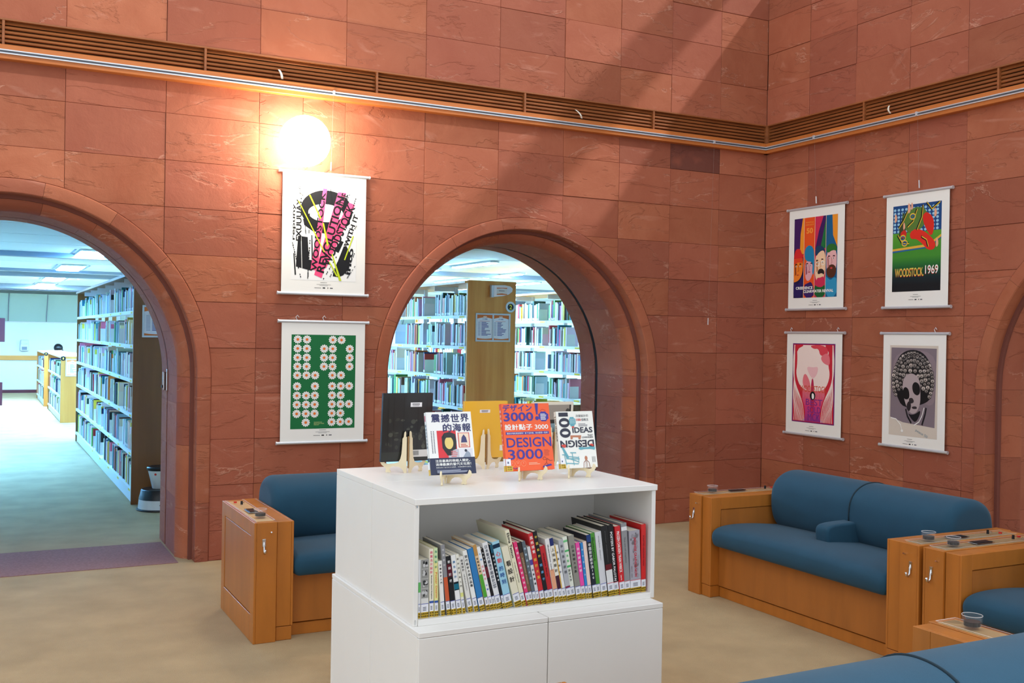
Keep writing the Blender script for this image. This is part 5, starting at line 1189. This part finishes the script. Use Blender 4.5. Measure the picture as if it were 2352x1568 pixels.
def stack(name, xf, width, y0, y1, H, boards, label, cat, where, seed, single, tiers, where_label='', bay=.91, closed_top=True, sides=1, m_end='end_panel_wood'):
    """a run of shelving along y whose face looks to -x; single(y, tier) says which books are things of their own"""
    q = random.Random(seed); t = tag(empty(name, (xf + width / 2, y0, 0)), label, cat, 'library bookcases'); ox = xf + width / 2
    def bb(nm, a, b, m, par=t, bev=0): return MB().box((a[0] - ox, a[1] - y0, a[2]), (b[0] - ox, b[1] - y0, b[2])).build(nm, m, par, bev)
    bb('end_panel', (xf, y0, 0), (xf + width, y0 + .03, H), m_end, bev=.002); bb('end_panel', (xf, y1 - .03, 0), (xf + width, y1, H), m_end, bev=.002)
    if closed_top: bb('top_board', (xf - .02, y0 + .03, H - .03), (xf + width + .02, y1 - .03, H - .005), m_end)
    else: bb('top_board', (xf, y0 + .03, H - .03), (xf + width, y1 - .03, H - .002), 'shelf_metal')
    bb('plinth', (xf + .02, y0 + .03, 0), (xf + width - .02, y1 - .03, boards[0] - .03), 'shelf_metal')
    nb = max(1, round((y1 - y0 - .06) / bay)); L = (y1 - y0 - .06) / nb; mid = xf + width / 2
    for b in range(nb + 1):
        yy = y0 + .03 + L * b; bb('upright', (mid - .02, max(yy - .015, y0 + .031), boards[0] - .03), (mid + .02, min(yy + .015, y1 - .031), H - .032), 'shelf_metal')
    for b in range(nb):
        ya = y0 + .03 + L * b + .004; yb_ = ya + L - .008
        if closed_top: bb('bracket', (xf + .02, ya + .002, H - .085), (mid - .022, ya + .006, H - .032), 'shelf_metal')
        for ti, z in enumerate(boards):
            s = bb('shelf', (xf + .005, ya, z - .014), (mid - .022, yb_, z), 'shelf_metal')
            bb('shelf_lip', (xf, ya, z - .034), (xf + .0045, yb_, z + .0), 'shelf_metal', s)
            if y0 < 10 and b < 5: bb('shelf_label', (xf - .0008, ya + .04, z - .028), (xf, ya + .17, z - .008), 'yellow_label', s)
            top = (boards[ti + 1] if ti + 1 < len(boards) else H - .05) - z - .05
            # books packed from the far end of the bay, a gap at the near end
            gap = q.choice((.05, .08, .16, .24, .3)); y = yb_ - .006; first = None; hmax = min(.29, top); run = q.uniform(.3, .6)
            while True:
                th = q.choice((.022, .026, .03, .034, .038, .045)) * (1 if y0 < 10 else 1.2)
                if y - th < ya + gap: break
                run -= th
                if run < 0:
                    y -= q.choice((.0, .0, .10, .16)); run = q.uniform(.25, .5)
                    if y - th < ya + gap: break
                h = q.uniform(.62, 1) * hmax if q.random() < .3 else q.uniform(.76, .9) * hmax; dp = q.uniform(.15, .2); nme, col = pick(q); h = min(h, hmax); xs = xf + .018 + q.uniform(0, .012)
                y -= th; first = y
                if single(y, ti): put_book(xs, y, z + .0004, dp, th - .001, h, nme, col, where_label % tiers[ti], 'books on the shelves of the ' + where)
                else: stuff_book(xs, y, z + .0004, dp, th - .001, h, col)
            if first is not None: bb('book_support', (xf + .02, first - .004, z + .0003), (xf + .15, first - .0025, z + .15), 'shelf_metal', s)
    return t
six = ['bottom', 'second lowest', 'third lowest', 'third highest', 'second highest', 'top']
P = stack('bookcase', -5.16, .53, 2.685, 8.80, 2.16, [.139, .478, .832, 1.157, 1.479, 1.796], 'tall timber-ended bookcase seen through the left arch', 'bookcase', 'tall bookcase in the left arch', 1, lambda y, t: y < 3.45 and t > 0, six, 'from the near end, %s shelf in the left arch', m_end='end_panel_shaded')
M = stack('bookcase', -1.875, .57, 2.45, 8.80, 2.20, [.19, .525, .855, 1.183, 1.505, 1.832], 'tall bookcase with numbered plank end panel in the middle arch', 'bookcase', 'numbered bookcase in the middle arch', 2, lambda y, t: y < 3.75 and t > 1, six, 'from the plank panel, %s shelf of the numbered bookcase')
N = stack('bookcase', .10, .57, 2.45, 8.80, 2.20, [.19, .525, .855, 1.183, 1.505, 1.832], 'tall bookcase right of the numbered one, cut by the middle arch', 'bookcase', 'farther bookcase in the middle arch', 3, lambda y, t: 4.05 < y < 5.1 and t > 1, six, 'from left, %s shelf right of the plank panel')
lo = ['bottom', 'middle', 'top']
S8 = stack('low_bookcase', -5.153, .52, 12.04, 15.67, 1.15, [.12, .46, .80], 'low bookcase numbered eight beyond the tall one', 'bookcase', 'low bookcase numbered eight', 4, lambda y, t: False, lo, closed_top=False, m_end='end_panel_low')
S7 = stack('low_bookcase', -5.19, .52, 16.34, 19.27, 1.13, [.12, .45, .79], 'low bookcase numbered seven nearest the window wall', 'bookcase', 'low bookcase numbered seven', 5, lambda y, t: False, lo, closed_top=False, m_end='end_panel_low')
me = bpy.data.meshes.new('shelved_books'); me.from_pydata(STUFF_V, [], STUFF_F); at = me.color_attributes.new('ink', 'FLOAT_COLOR', 'POINT')
for i, c in enumerate(STUFF_C): at.data[i].color = c
me.materials.append(MATS['ink_matte']); tag(finish(bpy.data.objects.new('shelved_books', me), None), 'rows of mixed books filling the rest of the library shelves', 'books', kind='stuff')

ONES = ['', 'first', 'second', 'third', 'fourth', 'fifth', 'sixth', 'seventh', 'eighth', 'ninth', 'tenth', 'eleventh', 'twelfth', 'thirteenth', 'fourteenth', 'fifteenth', 'sixteenth', 'seventeenth', 'eighteenth', 'nineteenth']
def ordinal(n):
    if n < 20: return ONES[n]
    return ['', '', 'twent', 'thirt', 'fort', 'fift'][n // 10] + ('ieth' if n % 10 == 0 else 'y-' + ONES[n % 10])
for (lab, grp), lst in SINGLES.items():
    lst.sort(key=lambda q: q[0], reverse='from left' in lab)
    for i, (y, nme, o) in enumerate(lst): o['label'] = '%s book, %s %s' % (nme, ordinal(i + 1), lab)

# signs on the end panels
def plate_number(x, y, z, s, lab, rr=.058):
    t = tag(empty('number_plate', (x, y, z)), lab, 'sign', 'bookcase number plates')
    MB().cyl((0, 0, 0), (0, -.006, 0), rr, n=28).build('ring', 'aluminium' if rr > .05 else 'black_plastic', t); MB().cyl((0, -.006, 0), (0, -.0075, 0), rr * .62, n=28).build('disc', 'black_plastic', t)
    pr = Print(); pr.text(s, 0, 0, rgb(240, 226, 70), h=rr * .85, align='c', bold=.02); pr.build('number', frame((0, -.0076, 0), (1, 0, 0), (0, 0, 1), (0, -1, 0)), t)
plate_number(-1.369, 2.45, 1.93, '2', 'round metal number two plate on the plank end panel')
plate_number(-5.115, 12.04, 1.115, '8', 'black number eight disc on the low bookcase', .04); plate_number(-5.155, 16.34, 1.10, '7', 'black number seven disc on the low bookcase', .04)
def frame_sign(x0, x1, z0, z1, y, pages, lab):
    t = tag(empty('framed_notice', ((x0 + x1) / 2, y, z0)), lab, 'sign', 'framed shelf guides'); W = x1 - x0; H = z1 - z0; b = .018
    for a, c in (((-W / 2, 0), (W / 2, b)), ((-W / 2, H - b), (W / 2, H)), ((-W / 2, b), (-W / 2 + b, H - b)), ((W / 2 - b, b), (W / 2, H - b))): MB().box((a[0], -.012, a[1]), (c[0], 0, c[1])).build('frame_bar', 'aluminium', t, .002)
    MB().box((-W / 2 + b, -.003, b), (W / 2 - b, -.001, H - b)).build('backing', 'paper', t)
    if pages == 2: MB().box((-.009, -.012, b), (.009, -.003, H - b)).build('frame_bar', 'aluminium', t, .002)
    pw = (W - 2 * b) / pages
    for k in range(pages):
        pr = Print(pw, H - 2 * b); og = rgb(224, 124, 60); pr.rect(0, 0, 1, 1, og, 1)
        pr.poly([(.0, .08)] + [(i / 8, .055 + .0 - .03 * math.sin(PI * i / 8) + .02) for i in range(1, 8)] + [(1, .08), (1, .84)] + [(1 - i / 8, .84 + .06 * math.sin(PI * i / 8)) for i in range(1, 8)] + [(0, .84)], rgb(238, 240, 248), 2)
        pr.text('中文圖書', .5, .835, rgb(40, 60, 150), w=.3, h=.04, l=3, align='c', bold=.02); pr.rect(.15, .745, .8, .757, rgb(220, 120, 130), 3); pr.ell(.5, .93, .13, .025, rgb(246, 230, 220), 2, 12)
        q = random.Random(k + 3)
        for i in range(12): yy = .69 - i * .047; pr.rect(.07, yy, .22, yy + .018, rgb(150, 160, 190), 3); pr.rect(.28, yy, .28 + q.uniform(.2, .6), yy + .022, rgb(44, 66, 150), 3)
        pr.build('notice_print', frame((-W / 2 + b + k * pw, -.0032, b), (1, 0, 0), (0, 0, 1), (0, -1, 0)), t)
frame_sign(-1.782, -1.370, 1.556, 1.857, 2.45, 2, 'two-page framed shelf guide on the plank end panel')
frame_sign(-5.085, -4.80, 1.548, 1.848, 2.685, 1, 'framed shelf guide on the shaded end panel beside the left arch')
frame_sign(-5.075, -4.86, .805, 1.107, 12.04, 1, 'framed shelf guide on the low bookcase numbered eight')
t = tag(empty('flag_sign', (-1.59, 2.45, 2.09)), 'silver projecting flag sign above the number plate', 'sign')
MB().box((-.03, -.05, -.065), (.0, 0, .065)).build('bracket', 'aluminium', t, .004)
pl = [(0, -.06), (.10, -.05), (.165, -.03), (.20, .0), (.205, .03), (.18, .055), (.12, .068), (0, .066)]; MB().extrude(pl, frame((0, -.03, 0), (.94, -.342, 0), (0, 0, 1), (-.342, -.94, 0)), 0, .012, .003).build('blade', 'aluminium', t)
pr = Print(.11, .075); pr.rect(0, 0, 1, 1, rgb(226, 120, 60), 1); pr.poly([(0, .12), (.5, .2), (1, .12), (1, .86), (.5, .92), (0, .86)], rgb(236, 230, 224), 2); pr.rect(.2, .52, .75, .6, rgb(90, 90, 110), 3); pr.build('sign_print', frame((.0, -.03, 0), (.94, -.342, 0), (0, 0, 1), (-.342, -.94, 0)) @ Matrix.Translation((.035, -.036, .0125)), t)

# step stool and bin by the left arch
t = tag(empty('step_stool', (-4.945, 2.36, 0)), 'round black and white step stool beside the shaded end panel', 'stool')
o = MB().lathe([(0, 0), (.205, 0), (.212, .006), (.210, .014), (.198, .018), (0, .018)], n=36).build('bumper', 'black_plastic', t); smooth_by_angle(o)
o = MB().lathe([(0, .018), (.196, .018), (.188, .098), (0, .098)], n=36).build('skirt', 'stool_white', t); smooth_by_angle(o)
o = MB().lathe([(0, .098), (.190, .098), (.172, .178), (.164, .186), (0, .188)], n=36).build('step', 'black_plastic', t); smooth_by_angle(o)
pr = Print(); pr.text('使用時請踩穩', 0, 0, rgb(60, 62, 66), h=.04, bold=.02)
v2 = []
for (x, z, l) in pr.v:
    a = math.radians(-102) + x / .192; rr = .1975 - (z + .035) * .1 + .0006; v2.append((rr * math.cos(a), rr * math.sin(a), z + .035))
me = bpy.data.meshes.new('lettering'); me.from_pydata(v2, [], pr.f); at = me.color_attributes.new('ink', 'FLOAT_COLOR', 'POINT')
for i, c in enumerate(pr.c): at.data[i].color = c
me.materials.append(MATS['ink_matte']); finish(bpy.data.objects.new('lettering', me), t)
t = tag(empty('waste_bin', (-4.955, 2.36, .1885)), 'tapered white bin with black lid standing on the step stool', 'bin')
o = MB().lathe([(0, 0), (.062, 0), (.066, .003), (.104, .165), (0, .165)], n=32).build('body', 'stool_white', t); smooth_by_angle(o)
o = MB().lathe([(0, .165), (.112, .165), (.115, .172), (.115, .19), (.108, .198), (0, .202)], n=32).build('lid', 'black_plastic', t); smooth_by_angle(o)
MB().cyl((-.050, -.082, .135), (-.052, -.085, .1352), .010, n=16).build('red_dot', 'red_button', t)

# lock plate on the left arch jamb
t = tag(empty('lock_plate', (-6.27 + 1.0985, .70, 1.24)), 'small steel lock plate on the left arch jamb', 'lock')
MB().box((-.004, -.05, -.08), (.004, -.02, .08)).build('strike_plate', 'chrome', t, .001); MB().box((-.02, .035, -.08), (.002, .06, .06)).build('bolt_case', 'chrome', t, .003); MB().cyl((-.02, .048, -.05), (-.028, .048, -.05), .012, n=12).build('key_hole', 'black_plastic', t)

# dispenser on the far wall, notice stand at the edge, reader
t = tag(empty('wall_dispenser', (-5.38, 21.6, 1.06)), 'small white dispenser on the far white wall', 'dispenser')
MB().box((-.10, -.10, 0), (.10, 0, .20)).build('body', 'stool_white', t, .03, 3, smooth=True); MB().box((-.09, -.12, .17), (.09, 0, .29)).build('cover', 'stool_white', t, .03, 3, smooth=True); MB().box((-.06, -.103, .03), (.06, -.10, .11)).build('tray', 'beam_grey', t)
t = tag(empty('notice_stand', (-6.32, 12, 0)), 'dark maroon notice stand at the picture edge in the left arch', 'stand')
MB().box((-.30, -.02, 1.39), (.29, .02, 1.79)).build('upper_board', 'maroon', t, .004); MB().box((-.30, -.02, .32), (.265, .02, .71)).build('lower_board', 'maroon', t, .004); MB().box((-.2, -.015, .0), (-.15, .015, 2.3)).build('post', 'maroon', t, .003); MB().box((-.3, -.2, 0), (.1, .2, .02)).build('foot', 'maroon', t, .003)
t = tag(empty('stool', (-4.60, 20.25, 0)), 'plain seat behind the low bookcase numbered seven', 'stool')
o = MB().lathe([(0, .31), (.17, .31), (.18, .32), (.18, .34), (.17, .35), (0, .35)], n=24).build('seat', 'wood', t); smooth_by_angle(o)
for a in range(4): MB().cyl((.12 * math.cos(a * PI / 2 + .8), .12 * math.sin(a * PI / 2 + .8), .31), (.16 * math.cos(a * PI / 2 + .8), .16 * math.sin(a * PI / 2 + .8), 0), .014, n=8).build('leg', 'chrome', t)
def person(loc, rz):
    J = [((0, 0, .50), .14), ((0, 0, .66), .125), ((0, .0, .84), .14), ((0, .0, .95), .08), ((0, -.01, 1.0), .055), ((0, -.02, 1.08), .075), ((0, -.015, 1.17), .075)]
    E = [(i, i + 1) for i in range(6)]; V = [j[0] for j in J]; RR = [j[1] for j in J]
    def chain(root, pts):
        k = root
        for (p_, r_) in pts: V.append(p_); RR.append(r_); E.append((k, len(V) - 1)); k = len(V) - 1
    for s in (-1, 1):
        chain(2, [((s * .17, 0, .90), .06), ((s * .21, -.06, .70), .045), ((s * .13, -.28, .66), .034), ((s * .08, -.36, .66), .03)])
        chain(0, [((s * .10, -.08, .50), .085), ((s * .11, -.42, .50), .06), ((s * .11, -.42, .12), .042), ((s * .11, -.42, .05), .04), ((s * .11, -.54, .035), .03)])
    me = bpy.data.meshes.new('person'); me.from_pydata(V, E, []); o = finish(bpy.data.objects.new('person', me), None, loc, (0, 0, rz))
    md = o.modifiers.new('skin', 'SKIN')
    for i, r_ in enumerate(RR): me.skin_vertices[0].data[i].radius = (r_, r_)
    me.skin_vertices[0].data[0].use_root = True
    o.modifiers.new('sub', 'SUBSURF').levels = 2
    bpy.context.view_layer.update(); dg = bpy.context.evaluated_depsgraph_get(); m2 = bpy.data.meshes.new_from_object(o.evaluated_get(dg)); o.modifiers.clear(); o.data = m2
    m2.materials.clear(); m2.materials.append(MATS['cloth_grey']); m2.materials.append(MATS['skin'])
    for p_ in m2.polygons: p_.use_smooth = True; p_.material_index = 1 if p_.center.z > .985 else 0
    n = 12; hv = [(.098 * math.sin(PI * i / n), .112 * math.cos(PI * i / n)) for i in range(n + 1)]
    h = MB().lathe(hv, n=20); h.v = [(x * 1.02, y * 1.08 + .012, max(z * .92, -.045 if y < -.02 else -.09) + 1.168 + .006 * math.sin(x * 70 + y * 50)) for x, y, z in h.v]; h.build('hair', 'hair', o, smooth=True)
    for s in (-1, 1): MB().lathe([(.012 * math.sin(PI * i / 6), .012 * math.cos(PI * i / 6)) for i in range(7)], (s * .03, -.088, 1.115), 10).build('eye', 'black_plastic', o)
    return tag(o, 'person with short black hair seated behind the low bookcases', 'person')
person((-4.66, 20.25, 0), math.radians(70))
